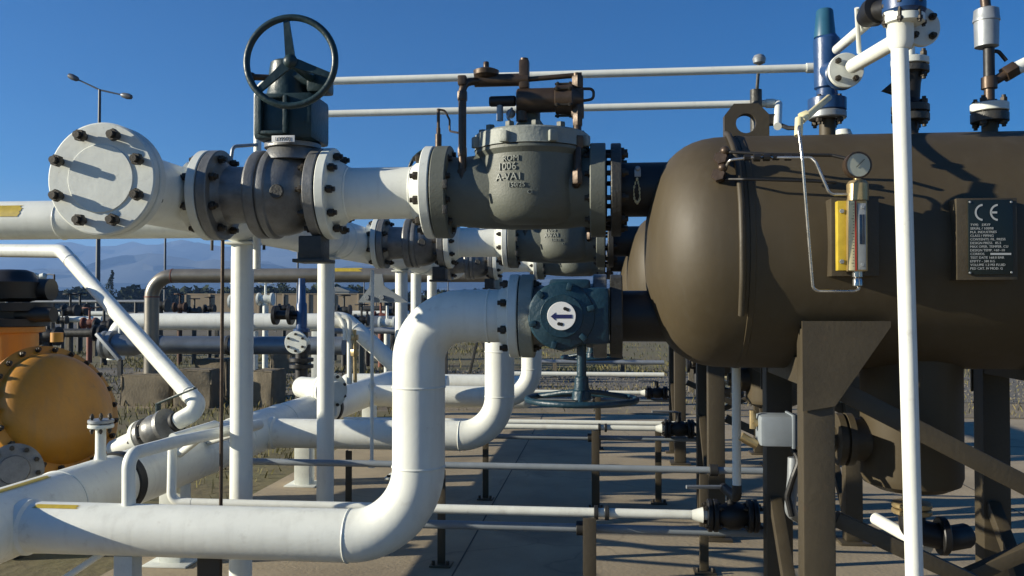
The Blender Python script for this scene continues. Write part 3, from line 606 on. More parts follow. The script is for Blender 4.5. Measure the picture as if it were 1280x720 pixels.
# level gauge
t = thing('level_gauge', 'yellow and cream sight glass level gauge with brass head on the brown vessel', 'level gauge', U(1066, 345, YG))
a = U(1040, 247, YG); c = U(1101, 345, YG); b = MB(); b.box(((a.x + c.x) / 2, YG + .06, (a.z + c.z) / 2), (c.x - a.x, .09, a.z - c.z), None, .004); part('mounting_bracket', b, BROWN2, t)
yb = YG - .005
def gbox(x0, x1, y0, y1, y, d, m, nm, par, bev=.002):
    a = U(x0, y0, y); c = U(x1, y1, y); b = MB(); b.box(((a.x + c.x) / 2, y + d / 2, (a.z + c.z) / 2), (c.x - a.x, d, a.z - c.z), None, bev); return part(nm, b, m, par)
yp_ = gbox(1047, 1061, 251, 338, YG - .03, .035, YEL, 'yellow_plate', t)
for py in (264, 327):
    b = MB(); b.hexn(U(1052, py, YG - .03), -Y_, .008, .007); part('screw', b, GALV, yp_)
gbox(1060, 1085, 250, 339, YG - .055, .06, BRASSL, 'gauge_body', t, .004)
gbox(1060.5, 1069, 251, 338, YG - .059, .006, CREAM, 'scale_strip', t, .001)
gbox(1069.2, 1071, 251, 338, YG - .060, .006, RED, 'red_strip', t, .0005)
gl = gbox(1072, 1083, 254, 337, YG - .059, .006, GALV, 'glass_frame', t, .001)
gbox(1074.5, 1081, 268, 305, YG - .0615, .004, GLASS, 'sight_glass', gl, .001)
for py in (259, 331):
    b = MB(); b.hexn(U(1078, py, YG - .06), -Y_, .006, .004); part('screw', b, GALV, gl)
b = MB(); g0 = U(1072, 251, YG - .028); b.lathe(g0, Z1, [(0, .036), (sz(20), .036), (sz(24), .028), (sz(26), .012), (sz(34), .012)], 24); part('brass_head', b, BRASSL, t)
b = MB(); g0 = U(1072, 339, YG - .028); b.lathe(g0, -Z1, [(0, .018), (.02, .018), (.021, .012), (.03, .017), (.05, .017), (.055, .009)], 16); part('bottom_fitting', b, INOX, t)
b = MB()
for k in range(22):
    b.box(U(1067 if k % 5 else 1066, 255 + k * 3.7, YG - .0596), (.004 if k % 5 else .008, .001, .0016))
part('scale_ticks', b, BLACK, t)
t2 = thing('pressure_gauge', 'round dial pressure gauge on top of the level gauge', 'pressure gauge', U(1071, 224, YG))
d0 = U(1071, 207, YG - .025); nn = V((.12, -1, 0)).normalized(); b = MB(); b.lathe(d0 - nn * .02, nn, [(0, .035), (.004, .044), (.03, .0465), (.036, .046), (.037, .041), (.034, .040)], 36); cs = part('case', b, BRASS, t2)
b = MB(); b.lathe(d0 + nn * .0145, nn, [(0, .0398), (.001, .0398)], 36); part('dial_face', b, DIAL, t2)
b = MB(); e1 = V((.7, .08, .7)); b.bar(d0 + nn * .017 - e1 * .012, d0 + nn * .017 + e1 * .028, .0018, .001, 0, nn); part('needle', b, BLACK, t2)
b = MB(); b.cyl(U(1071, 224, YG - .026), U(1072, 216, YG - .026), .011, seg=12); part('stem', b, BRASSL, t2)
# impulse tubing
def tb(name, label, pts, r, m, bend=.03, cat='tubing', grp=None):
    t = thing(name, label, cat, pts[0], grp); b = MB(); b.tube(pts, r, bend, 12); part('tube', b, m, t); return t
it = tb('impulse_tube', 'long thin steel tube hanging before the vessel, hooking up to the level gauge bottom',
   [U(1033, 124, 3.45), U(1003, 150, 3.1), U(998, 160, 3.05), U(1003, 200, 3.03), U(1016, 360, 3.06), U(1022, 364, 3.06), U(1068, 364, YG - .03), U(1074, 362, YG - .03), U(1074, 350, YG - .028)], .0052, INOX, .03)
b = MB(); b.cyl(U(1036, 122, 3.48), U(1002, 151, 3.1), .012, seg=12); b.cyl(U(999, 148, 3.08), U(998, 170, 3.06), .014, seg=12); b.hexn(U(1010, 143, 3.16), V((-1, 0, -.4)), .018, .03); part('tube_fitting', b, CREAM, it)
it2 = tb('signal_tube', 'steel tube kinking down to the left side of the level gauge',
   [U(901, 222, 3.28), U(912, 200, 3.22), U(940, 197, 3.2), U(1014, 197, 3.12), U(1020, 203, 3.11), U(1036, 240, 3.1), U(1041, 243, 3.1), U(1062, 243, 3.11)], .0055, INOX, .02)
b = MB()
for px, r_ in ((934, .011), (946, .014), (958, .013), (970, .010), (985, .011)): b.cyl(U(px - 4, 197, 3.17), U(px + 4, 197, 3.17), r_, seg=10)
part('coupling', b, BLACK, it2)
tb('capillary_tube', 'dark tube running across the upper vessel from the hose to behind the dial', [U(903, 196, 3.27), U(912, 190, 3.24), U(960, 193, 3.20), U(1040, 194, 3.19), U(1066, 200, 3.16)], .006, BLACK, .02)
tb('tube_shadow_strand', 'thin black strand across the vessel standing for the shadow of the tube above', [U(900, 224, 3.27), U(930, 224, 3.2), U(1000, 226, 3.19), U(1045, 228, 3.19)], .005, BLACK, .02)  # cast shadow of the signal tube, modelled as a black strand on the shell
for px, py, lb in ((902, 200, 'upper dark tube fitting at the left end of the vessel tubing'), (899, 221, 'lower dark tube fitting at the left end of the vessel tubing')):
    p = U(px, py, 3.27); t = thing('tube_fitting', lb, 'fitting', p); b = MB(); b.hexn(p, V((-.3, -1, .2)), .026, .03); b.cyl(p, p + V((.02, .1, .04)), .018, seg=12); b.ball(p + V((.01, -.02, .03)), .018); part('body', b, BRASS, t)
ang = [2.75, 2.3, 1.9, 1.62, 1.4, 1.2, .95, .75]
tb('hanging_cable', 'brown cable draped down over the vessel seam', [V((U((908, 912, 918, 924, 927, 928, 928, 926)[k], 300, Y1 - (R + .014) * math.sin(3.05 - .29 * k)).x, Y1 - (R + .014) * math.sin(3.05 - .29 * k), zc - (R + .014) * math.cos(3.05 - .29 * k))) for k in range(8)], .0115, BROWN2, .2, 'cable')
# name plate
a = U(1195, 248, 3.16); c = U(1272, 350, 3.16)
t = thing('nameplate', 'black nameplate with CE mark on the right part of the brown vessel', 'nameplate', ((a.x + c.x) / 2, 3.2, c.z))
b = MB(); b.box(((a.x + c.x) / 2, 3.2, (a.z + c.z) / 2), (c.x - a.x, .085, a.z - c.z), None, .003); part('bracket', b, BROWN2, t)
pl = gbox(1210, 1267, 250, 343, 3.150, .005, PLATE, 'plate', t, .001)
b = MB(); yq = 3.1485
def parc(cx, cy, r0, r1, a0, a1, n=18):
    ri = []
    for k in range(n + 1):
        a = math.radians(a0 + (a1 - a0) * k / n); p = [U(cx + r * math.cos(a), cy - r * math.sin(a), yq) for r in (r0, r1)]
        ri.append([b.bm.verts.new(p[0]), b.bm.verts.new(p[1])])
    for k in range(n): b.bm.faces.new((ri[k][0], ri[k][1], ri[k + 1][1], ri[k + 1][0]))
def pq(x0, y0, x1, y1): b.bm.faces.new([b.bm.verts.new(U(x, y, yq)) for x, y in ((x0, y0), (x1, y0), (x1, y1), (x0, y1))])
parc(1229, 265.5, 8.2, 10.6, 95, 265); parc(1248, 265.5, 8.2, 10.6, 95, 265); pq(1239, 264.3, 1246.5, 266.8)
part('ce_mark', b, PRINT, pl)
b = MB(); lines = ('TYPE:   DRYF', 'SERIAL / 100/08', 'M.A. INDUSTRIES', 'CLASS / PIPING', 'CONTENTS: FIL. PRESS', 'DESIGN PRESS.  85.2', 'MAX OPER. TEMPER. CU', 'DESIGN TEMP. +60 -10', 'CORROS.', 'TEST DATE 168.0 BAR', 'EMPTY - 380 KG', 'VOLUME 1.2 M3 FLUID', 'PED CAT. IV MOD. G')
for i, s_ in enumerate(lines):
    m2 = MB(); text_into(m2, s_, .0115, V((0, 0, 0)), X1, Z1, 0, ext=.0002)
    xs0 = min(v.co.x for v in m2.bm.verts); p_ = U(1213, 282.5 + i * 4.55, yq)
    for v in m2.bm.verts: v.co = V((p_.x + (v.co.x - xs0), p_.y + v.co.y, p_.z + v.co.z))
    wmax = max(v.co.x for v in m2.bm.verts) - p_.x; lim = U(1265, 300, yq).x - p_.x
    if wmax > lim:
        for v in m2.bm.verts: v.co.x = p_.x + (v.co.x - p_.x) * lim / wmax
    me = bpy.data.meshes.new('t'); m2.bm.to_mesh(me); m2.bm.free(); b.bm.from_mesh(me); bpy.data.meshes.remove(me)
pq(1238, 280 + 8 * 4.55 - .2, 1264, 280 + 8 * 4.55 + 2.2)
part('print_lines', b, PRINT, pl)
b = MB()
for px, py in ((1264, 252.5), (1264.5, 340.5), (1212.5, 341), (1212.5, 252.5)): b.lathe(U(px, py, 3.149), -Y_, [(0, .004), (.002, .003)], 10)
part('rivet', b, GALV, pl)
# chain tag on the black nozzle
p = P(796, 214, -.125); t = thing('tag_chain', 'small tag chain hanging from the black pipe left of the vessel', 'chain', p)
b = MB(); q = [P(796, 222, -.12), P(792, 236, -.122), P(793, 250, -.12), P(797, 254, -.12), P(800, 248, -.12), P(799, 234, -.122), P(796, 222, -.12)]
for i in range(len(q) - 1):
    for j in range(3): b.torus(q[i].lerp(q[i + 1], (j + .5) / 3), (1, .2 * j, 0), .006, .0018, 10, 6)
part('chain', b, CREAM, t); b = MB(); b.box(P(797, 216, -.118), (.026, .012, .034), None, .004); b.ball(P(797, 211, -.12), .012); part('tag', b, GALV, t)
# junction box head on boot nozzle
zj = U(973, 537, 3.6)
t = thing('level_transmitter', 'grey instrument housing sticking out left of the vessel leg under the vessel', 'instrument', zj); b = MB()
a = U(947, 537, Y1 - .18); c = U(1010, 537, Y1 - .18); b.box((a + c) / 2 , (c.x - a.x, .13, .118), None, .018); b.box((a * .35 + c * .65), (.012, .14, .128), None, .003); part('housing', b, GREYP, t)
b = MB(); e = U(941, 526, Y1 - .18); b.cyl(e, a + Z1 * .02, .016, seg=12); b.cyl(e - Z1 * .03, e + Z1 * .04, .013, seg=10); b.tube([U(946, 556, Y1 - .18), U(934, 550, Y1 - .18), U(926, 545, Y1 - .18)], .018, .02); part('cable_gland', b, BRASSL, t)
b = MB(); b.tube([U(990, 560, Y1 - .2), U(1000, 575, Y1 - .22), U(992, 595, Y1 - .22), U(984, 620, Y1 - .2), U(990, 645, Y1 - .2)], .012, .05, 10); part('cable', b, BLACK, t)
b = MB(); b.tube([U(992, 572, Y1 - .18), U(991, 600, Y1 - .18), U(987, 640, Y1 - .18), U(1000, 648, Y1 - .1)], .022, .05, 12); part('conduit', b, GALV, t)
# short white vent pipe below vessel
a = U(922, 440, 3.95); c = U(921, 612, 3.95); t = thing('drain_riser', 'thin white vertical pipe under the vessel rising from the black drain valve', 'pipe', c); b = MB(); b.cyl(c, V((c.x, c.y, a.z)), .019, seg=18); part('pipe', b, WHT, t)
b = MB(); b.tube([V((c.x, c.y, c.z + .02)), V((c.x, c.y, c.z - .04)), V((c.x - .03, YR, ZA + .13))], .021, .03); part('elbow', b, BLACK, t)
# white drain line at the lower right
t = thing('drain_pipe', 'short white pipe slanting over the slab below the sump boot', 'pipe', U(1120, 665, 3.75)); b = MB(); b.cyl(U(1094, 648, 4.0), U(1160, 685, 3.7), .026, seg=18); part('pipe', b, WHT, t)
# ------------------------------------------------------------------ tall white vent post and head
yq = 2.92
top = U(1124, 40, yq); bot = U(1143, 720, 2.9); bot = top + (bot - top) * ((top.z - .0) / (top.z - bot.z))
t = thing('vent_post', 'tall white pipe before the vessel, with tee and blue cap at its top', 'pipe', bot)
b = MB(); b.cyl(bot, top, .0268, seg=28); part('post_pipe', b, WHT, t)
b = MB(); b.lathe(U(1125.5, 62, yq), Z1, [(0, .030), (.02, .040), (.10, .042), (.115, .052), (.135, .052)], 28); part('tee', b, WHT, t)
cp = U(1130, 14, yq); b = MB(); b.lathe(cp - Z1 * .012, Z1, [(0, .058), (.01, .066), (.05, .066), (.052, .05), (.16, .05)], 32); part('blue_cap', b, BLUE, t)
b = MB(); b.lathe(cp - Z1 * .045, Z1, [(0, .05), (.005, .062), (.028, .062), (.03, .05)], 32); part('collar_flange', b, WHT2, t)
bolts(t, cp - Z1 * .01, Z1, .06, 6, .08, .010, name='bolt')
fl = U(1056, 89, 3.33); b = MB(); b.cyl(U(1122, 50, yq), fl + V((.02, -.03, .01)), .026, seg=20); part('side_arm', b, WHT, t)
nf = (U(1122, 50, yq) - fl).normalized(); nf = V((nf.x * .5, nf.y, nf.z * .3)).normalized()
b = MB(); b.disc(fl, nf, .064, .018, .002); f_ = part('arm_flange', b, WHT2, t); bolts(f_, fl + nf * .01, nf, .045, 4, .06, .0115)
f2 = U(1149, 35, 2.98); n2 = V((.25, -1, .0)).normalized(); b = MB(); b.disc(f2, n2, .064, .018, .002); b.cyl(f2 + V((0, .015, -.04)), f2 + V((-.05, .02, .0)), .03); f_ = part('side_flange', b, WHT2, t); bolts(f_, f2 + n2 * .01, n2, .044, 4, .06, .012)
b = MB(); p_ = U(1091, 16, 3.05); b.lathe(p_, V((.3, -1, .1)), [(-.05, .03), (0, .048), (.03, .05), (.035, .03)], 24); b.cyl(p_, cp + Z1 * .02, .035, seg=18); part('dark_valve', b, BLACK, t)
b = MB(); b.cyl(U(1046, 62, 3.5), U(1088, 26, 3.1), .018, seg=16); b.cyl(U(1074, 66, 3.2), U(1071, 10, 3.1), .008, seg=10); part('upper_arm', b, WHT, t)
# relief valve (blue) on the vessel
rx = P(1034, 150).x
t = thing('relief_valve', 'slim blue relief valve with a faded blue cap standing on the vessel', 'relief valve', (rx, Y1, ZT))
def zz(py): return P(1034, py).z
b = MB(); b.cyl((rx, Y1, ZT - .02), (rx, Y1, zz(146)), .032, seg=20); part('nozzle', b, BROWN, t)
b = MB(); b.disc((rx, Y1, zz(149)), Z1, .075, zz(140) - zz(149)); f_ = part('nozzle_flange', b, GALV, t); bolts(f_, (rx, Y1, zz(139)), Z1, .056, 4, .12, .014)
b = MB(); z0 = zz(139.5); b.lathe((rx, Y1, z0), Z1, [(0, .07), (.004, .075), (zz(124) - z0, .075), (zz(122) - z0, .045), (zz(112) - z0, .04), (zz(110) - z0, .05), (zz(50) - z0, .052), (zz(46) - z0, .042), (zz(44) - z0, .038)], 32); part('body', b, BLUE, t)
b = MB(); b.lathe((X(1032.5), Y1, zz(47)), Z1, [(0, .043), (zz(14) - zz(47), .033), (zz(12) - zz(47), .028)], 28); part('cap', b, TEAL, t)
b = MB(); b.cyl((rx, Y1, zz(88)), V(fl) + V((0, .03, 0)), .035, seg=18); b.disc(V(fl) - nf * .024, -nf, .062, .02); part('outlet_flange', b, BLUE, t)
# second relief stack behind the post
rx = P(1138, 150).x; t = thing('valve_stack', 'black valve between bolted flanges behind the top of the tall white post', 'valve', (rx, Y1, ZT))
b = MB(); b.cyl((rx, Y1, ZT - .02), (rx, Y1, P(1138, 150).z), .03, seg=18); b.lathe((rx, Y1, P(1138, 130).z), Z1, [(0, .05), (.02, .036), (.08, .04), (.13, .05)], 20); b.prism([P(1104, 112), P(1128, 92), P(1128, 120)], (0, .03, 0)); part('body', b, BLACK, t)
for y0, y1, m in ((152, 143, STEELD), (141, 132, STEELD), (92, 84, STEELD), (82, 74, WHT2)):
    b = MB(); b.disc((rx, Y1, P(1138, y0).z), Z1, .072, P(1138, y1).z - P(1138, y0).z, .002); f_ = part('flange', b, m, t)
    if y0 in (141, 82): bolts(f_, (rx, Y1, P(1138, y0 + 1).z), Z1, .056, 4, .12, .014)
b = MB(); b.cyl((rx, Y1, P(1138, 75).z), (rx, Y1, P(1138, 45).z), .02, seg=16); part('top_pipe', b, WHT, t)
rx = P(1237, 150).x; t = thing('instrument_stack', 'thin brass and black stack with grey cylinder near the upper right corner', 'valve stack', (rx, Y1, ZT))
b = MB(); b.cyl((rx, Y1, ZT - .02), (rx, Y1, P(1237, 150).z), .03, seg=18); part('nozzle', b, BROWN, t)
for y0, y1, m in ((153, 142, STEELD), (140, 130, WHT2)):
    b = MB(); b.disc((rx, Y1, P(1237, y0).z), Z1, .070, P(1237, y1).z - P(1237, y0).z, .002); f_ = part('flange', b, m, t)
bolts(f_, (rx, Y1, P(1237, 141).z), Z1, .054, 4, .125, .014)
b = MB(); z0 = P(1237, 132).z; b.lathe((rx, Y1, z0), Z1, [(0, .02), (.03, .02), (P(1237, 112).z - z0, .02), (P(1237, 111).z - z0, .03), (P(1237, 97).z - z0, .03), (P(1237, 96).z - z0, .022)], 18); part('lower_tee', b, BRASS, t)
b = MB(); b.cyl((rx, Y1, P(1237, 98).z), (rx, Y1, P(1237, 60).z), .021, seg=16); b.tube([(rx, Y1, P(1237, 64).z), P(1248, 64), P(1258, 76)], .008, .02, 8); part('black_pipe', b, BLACK, t)
b = MB(); z0 = P(1237, 60).z; k_ = P(1237, 10).z - z0; xs_ = P(1233, 30).x; b.lathe((xs_, Y1, z0), Z1, [(0, .03), (.005, .044), (k_ * .65, .046), (k_ * .66, .05), (k_ * .72, .05), (k_ * .75, .048), (k_ * .95, .046), (k_, .03)], 28); part('cylinder', b, GALV, t)
b = MB(); b.cyl((xs_, Y1, P(1237, 12).z), P(1228, -30), .019, seg=16); part('top_pipe', b, BRASS, t)
b = MB(); b.cyl(P(1238, 104), P(1262, 90), .019, seg=14); b.hexn(P(1255, 94), V((1, 0, .6)), .034, .05); part('brass_branch', b, BRASS, t)
b = MB(); b.cyl(P(1262, 90), P(1330, 56), .027, seg=18); part('white_branch', b, WHT, t)
p = P(1054, 160, .3); t = thing('vent_nipple', 'small white capped nipple on the vessel beside the blue relief valve', 'nipple', (p.x, p.y, ZT - .05)); b = MB(); b.lathe((p.x, p.y, ZT - .06), Z1, [(0, .02), (.08, .02), (.081, .04), (.10, .04), (.101, .032), (.12, .032), (.121, .04), (.145, .03)], 18); part('cap', b, WHT2, t)
# valve with ball handle behind the lug
p = U(945, 128, 4.3); t = thing('needle_valve', 'small dark valve with a round knob behind the lifting lug', 'valve', p); b = MB(); q = U(949, 76, 4.3); b.cyl(p - Z1 * .15, p + Z1 * .06, .028, seg=14); b.cyl(p, q, .008, seg=10); part('body', b, STEELD, t)
b = MB(); b.lathe(q - Z1 * .02, Z1, [(0, .008), (.01, .028), (.03, .032), (.045, .024), (.052, .008)], 16); part('knob', b, GALV, t)
b = MB(); b.tube([U(960, 150, 4.2), U(985, 160, 3.95), U(1000, 160, 3.9)], .01, .03, 8); b.box(U(966, 150, 4.15), (.07, .05, .05), None, .01); part('side_fitting', b, BLACK, t)
# ------------------------------------------------------------------ the two thin top pipes
for i, (y0, yb_, xr, Yt, r, lb) in enumerate(((93, 86, 1019, 4.15, .0185, 'upper of two thin white pipes crossing the sky behind the regulator'), (135, 130, 968, 4.32, .0178, 'lower of two thin white pipes crossing the sky behind the regulator'))):
    a = U(323, 0, Yt); z = U(720, y0, Yt).z; e = U(xr, y0, Yt); t = thing('overhead_pipe', lb, 'pipe', (a.x, Yt, z), 'thin white overhead pipes'); b = MB()
    b.cyl((e.x - .04, Yt, z), (e.x, Yt, z), r * 1.25, seg=16)
    if i == 0: b.tube([(a.x, Yt, ZU - .3), (a.x, Yt, z), (e.x, Yt, z)], r, .06, 16)
    else:
        b.cyl((a.x + .02, Yt, z), (e.x, Yt, z), r, seg=16); b.tube([(e.x - .01, Yt, z), (e.x + .02, Yt, z), U(972, 158, 4.0)], r, .03, 14)
    part('pipe', b, WHT, t)
b = MB(); Yt = 4.0; b.tube([U(288, 205, Yt), U(291, 183, Yt), U(321, 181, 4.13)], .0085, .03, 10); t = thing('hook_tube', 'small bent grey tube joining the overhead pipe left of the gearbox', 'tubing', U(291, 183, Yt)); part('tube', b, GALV, t)
# ================================================================== orange vessel at the left
Yo = 6.2; oc = U(68, 512, Yo); n = V((.88, -.38, .42)).normalized(); Ro = M(84, 6.6)
t = thing('orange_filter', 'orange yellow filter vessel with domed bolted cover behind the lower header at the left', 'filter vessel', (oc.x - .1, oc.y + .3, 0))
b = MB(); b.lathe(oc - n * .02, n, [(0, Ro), (.045, Ro), (.05, Ro * .985), (.055, Ro * .86)] + [(.055 + .21 * math.sin(a), Ro * .85 * math.cos(a) ** .8) for a in [math.pi / 2 * k / 14 for k in range(1, 14)]] + [(.265, .02)], 72); cv = part('domed_cover', b, ORNG, t)
b = MB(); b.lathe(oc - n * .03, -n, [(0, Ro), (.045, Ro), (.05, Ro * .9), (.10, Ro * .88), (.11, Ro * .98), (.15, Ro * .98), (.16, Ro * .86), (.5, Ro * .8), (.8, Ro * .5), (.85, .1)], 72); part('body', b, ORNG, t)
bolts(cv, oc, n, Ro * .925, 22, .15, .021)
nk = U(15, 455, Yo + .45); b = MB(); b.lathe(nk - Z1 * .3, Z1, [(0, .26), (.3, .22), (.34, .19), (.55, .19), (.56, .24), (.60, .24)], 40); part('neck', b, ORNG, t)
b = MB(); b.lathe(nk + Z1 * .305, Z1, [(0, .27), (.06, .27), (.065, .20), (.12, .20), (.125, .29), (.19, .29)], 32); b.lathe(nk + Z1 * .50, Z1, [(0, .12), (.03, .22), (.16, .24), (.2, .18), (.24, .15), (.26, .10)], 24); b.cyl(nk + V((-.5, .05, .6)), nk + V((.3, .05, .6)), .09, seg=18); b.cyl(nk + V((.1, -.1, .40)), nk + V((.42, -.1, .40)), .06, seg=18); ac = part('actuator', b, BLACK, t)
b = MB(); b.lathe(oc + V((0, .25, -.38)), -Z1, [(0, .18), (.3, .16), (oc.z - .38 - .02, .16), (oc.z - .38, .22)], 28); part('pedestal', b, ORNG, t)
b = MB(); b.cyl(oc + V((0, .02, Ro + .0)), oc + V((0, .02, Ro + .07)), .045, seg=16); part('vent_boss', b, ORNG, t)
p = U(18, 588, 5.2); t = thing('steel_flange_valve', 'dark steel round flanged valve at the left edge beneath the orange vessel', 'valve', (p.x, p.y, .25)); nn = V((.55, -.8, .2)).normalized()
b = MB(); b.lathe(p, nn, [(-.5, .14), (-.22, .15), (-.2, .17), (-.1, .17), (-.09, .12), (-.02, .12), (0, .165), (.05, .165), (.055, .09), (.07, .085)], 40); f_ = part('body', b, STEEL, t); bolts(f_, p + nn * .03, nn, .135, 10, .14, .016)
b = MB(); b.cyl((p.x - .1, p.y + .15, 0), (p.x - .1, p.y + .15, p.z - .1), .08, seg=18); part('stand', b, STEELD, t)
# slanting white pipe with ball valve
t = thing('slanting_pipe', 'white pipe coming in level from the left edge then slanting down to a ball valve', 'pipe', U(75, 314, 7.4))
q0 = U(-120, 312, 7.7); q1 = U(78, 314, 7.3); q2 = U(252, 510, 5.85); q3 = U(222, 527, 5.85)
rs = .060; b = MB(); b.tube([q0, q1, q2, q3], rs, .16, 28)
for f in (.08, .93): b.torus(q1.lerp(q2, f), q2 - q1, rs, .005, 28, 6)
part('pipe', b, WHT, t)
ax = (U(150, 560, 6.0) - q3).normalized(); c0 = q3 + ax * .02
b = MB(); b.disc(c0 - ax * .03, ax, rs + .012, .03, .003); part('strap_band', b, RUBB, t)
vt = thing('small_ball_valve', 'steel ball valve with white flanges and lever below the slanting white pipe', 'ball valve', c0 + ax * .2)
b = MB(); b.lathe(c0 + ax * .06, ax, [(0, .085), (.004, .125), (.035, .125), (.04, .10), (.09, .118), (.13, .122), (.17, .112), (.19, .09), (.195, .125), (.225, .125), (.23, .085)], 36); vb = part('body', b, STEEL, vt)
b = MB(); b.lathe(c0 + ax * .30, ax, [(0, .125), (.032, .125), (.036, .085), (.09, .075), (.30, .075)], 36); wf = part('white_flange', b, WHT, vt)
bolts(wf, c0 + ax * .295, ax, .105, 8, .13, .014)
b = MB(); lv = c0 + ax * .17; b.cyl(lv, lv + Z1 * .19, .02, seg=12); b.bar(lv + Z1 * .19, U(244, 485, 5.75), .028, .012, .003); part('lever', b, PETR, vt)
# ================================================================== ground
def sheet(name, x0, x1, y0, y1, z, m, nx=1, ny=1, rough=0, kind='structure', label=None, cat=None, wob=0):
    b = MB(); g = [[b.bm.verts.new((x0 + (x1 - x0) * i / nx + (rnd.uniform(-wob, wob) if i in (0, nx) else 0), y0 + (y1 - y0) * j / ny + (rnd.uniform(-wob, wob) if j in (0, ny) else 0), z + rnd.uniform(-rough, rough) * (0 < i < nx and 0 < j < ny))) for i in range(nx + 1)] for j in range(ny + 1)]
    for j in range(ny):
        for i in range(nx): b.bm.faces.new((g[j][i], g[j][i + 1], g[j + 1][i + 1], g[j + 1][i]))
    return single(name, b, m, label, cat, None, None, kind)
GRND = mat('dry_ground', (0.15, 0.115, 0.066), 0.95, 0, 0.5, .06, col2=(0.06, 0.055, 0.03), spots=.35, bump=.8, bscale=3)
CONC = mat('slab_concrete', (0.40, 0.322, 0.21), 0.9, 0, 0.45, .8, spots=.22, bump=.35, bscale=35)
_t = CONC.node_tree; _N = _t.nodes; _b = _N['Principled BSDF']; _src = _b.inputs['Base Color'].links[0].from_socket
_tc = _N.new('ShaderNodeTexCoord'); _nz = _N.new('ShaderNodeTexNoise'); _nz.inputs['Scale'].default_value = 1.7; _nz.inputs['Detail'].default_value = 6; _t.links.new(_tc.outputs['Object'], _nz.inputs['Vector'])
_mv = _N.new('ShaderNodeMix'); _mv.data_type = 'VECTOR'; _mv.inputs[0].default_value = .35; _t.links.new(_tc.outputs['Object'], _mv.inputs[4]); _t.links.new(_nz.outputs['Color'], _mv.inputs[5])
_vo = _N.new('ShaderNodeTexVoronoi'); _vo.feature = 'DISTANCE_TO_EDGE'; _vo.inputs['Scale'].default_value = .75; _t.links.new(_mv.outputs[1], _vo.inputs['Vector'])
_rc = _N.new('ShaderNodeValToRGB'); _rc.color_ramp.elements[0].position = .0; _rc.color_ramp.elements[1].position = .007; _rc.color_ramp.elements[0].color = (.3, .3, .3, 1); _rc.color_ramp.elements[1].color = (0, 0, 0, 1); _t.links.new(_vo.outputs['Distance'], _rc.inputs[0])
_mx = _N.new('ShaderNodeMix'); _mx.data_type = 'RGBA'; _mx.inputs[7].default_value = (.07, .055, .04, 1); _t.links.new(_rc.outputs[0], _mx.inputs[0]); _t.links.new(_src, _mx.inputs[6])
_n2 = _N.new('ShaderNodeTexNoise'); _n2.inputs['Scale'].default_value = 1.1; _n2.inputs['Detail'].default_value = 4; _t.links.new(_tc.outputs['Object'], _n2.inputs['Vector'])
_r2 = _N.new('ShaderNodeValToRGB'); _r2.color_ramp.elements[0].position = .58; _r2.color_ramp.elements[1].position = .70; _r2.color_ramp.elements[1].color = (.55, .55, .55, 1); _r2.color_ramp.elements[0].color = (0, 0, 0, 1); _t.links.new(_n2.outputs['Fac'], _r2.inputs[0])
_m2 = _N.new('ShaderNodeMix'); _m2.data_type = 'RGBA'; _m2.inputs[7].default_value = (.13, .105, .075, 1); _t.links.new(_r2.outputs[0], _m2.inputs[0]); _t.links.new(_mx.outputs[2], _m2.inputs[6]); _t.links.new(_m2.outputs[2], _b.inputs['Base Color'])
DIRT = mat('tan_dirt', (0.27, 0.215, 0.135), 0.95, 0, 0.5, 1.2, spots=.5, bump=1, bscale=20)
GRAV = mat('grey_gravel', (0.22, 0.195, 0.15), 0.95, 0, 0.65, 9, spots=.3, bump=1.6, bscale=22)
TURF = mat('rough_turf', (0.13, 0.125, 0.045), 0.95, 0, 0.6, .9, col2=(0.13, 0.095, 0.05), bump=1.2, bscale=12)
ASPH = mat('asphalt', (0.085, 0.085, 0.088), 0.9, 0, 0.3, .5, bump=.4, bscale=50)
sheet('ground', -8400, 8400, -495, 5390, -.03, GRND, 2, 2)
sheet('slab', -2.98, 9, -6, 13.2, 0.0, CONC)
# slab edge and joints
b = MB()
for x in (-.9, 3.2): b.box((x, 3.6, .0015), (.009, 19.1, .003))
for y in (10.6,): b.box((3.0, y, .001), (11.9, .009, .003))
single('slab_joint', b, mat('joint_filler', (.07, .062, .05), .9), None, None, None, None, 'structure')
b = MB(); b.box((3.0, 13.24, -.01), (12.0, .08, .05), None, .008); single('slab_kerb', b, CONCB, None, None, None, None, 'structure')
sheet('dirt_path', -22, 20, 13.3, 15.6, -.022, DIRT, 60, 8, .004)
sheet('gravel_path', -22, 30, 15.55, 22, -.016, GRAV, 60, 16, .006)
sheet('turf_base', -26, 40, 21.9, 40, -.018, TURF, 60, 20, .008)
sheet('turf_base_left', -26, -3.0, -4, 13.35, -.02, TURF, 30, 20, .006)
sheet('road', -90, 60, 62, 74, -.02, ASPH)
def scatter(name, n, x0, x1, y0, y1, h, wd, m, label, cat, keep=None, cl=60):
    b = MB(); cs = [(rnd.uniform(x0, x1), rnd.uniform(y0, y1)) for _ in range(cl)]
    for i in range(n):
        if rnd.random() < .65:
            cx, cy = rnd.choice(cs); x = rnd.gauss(cx, .55); y = rnd.gauss(cy, .4)
        else: x = rnd.uniform(x0, x1); y = rnd.uniform(y0, y1)
        if not (x0 <= x <= x1 and y0 <= y <= y1): continue
        a = rnd.uniform(0, 6.28); hh = h * rnd.uniform(.3, 1.1); d = V((math.cos(a), math.sin(a), 0)) * wd; ln = V((rnd.uniform(-.6, .6), rnd.uniform(-.6, .6), 0)) * hh
        p = V((x, y, -.03)); v = [b.bm.verts.new(q) for q in (p - d, p + d, p + d * .5 + ln * .5 + Z1 * hh * .7, p + ln + Z1 * hh)]
        b.bm.faces.new((v[0], v[1], v[2])); b.bm.faces.new((v[0], v[2], v[3]))
    return single(name, b, m, label, cat, None, None, 'stuff')
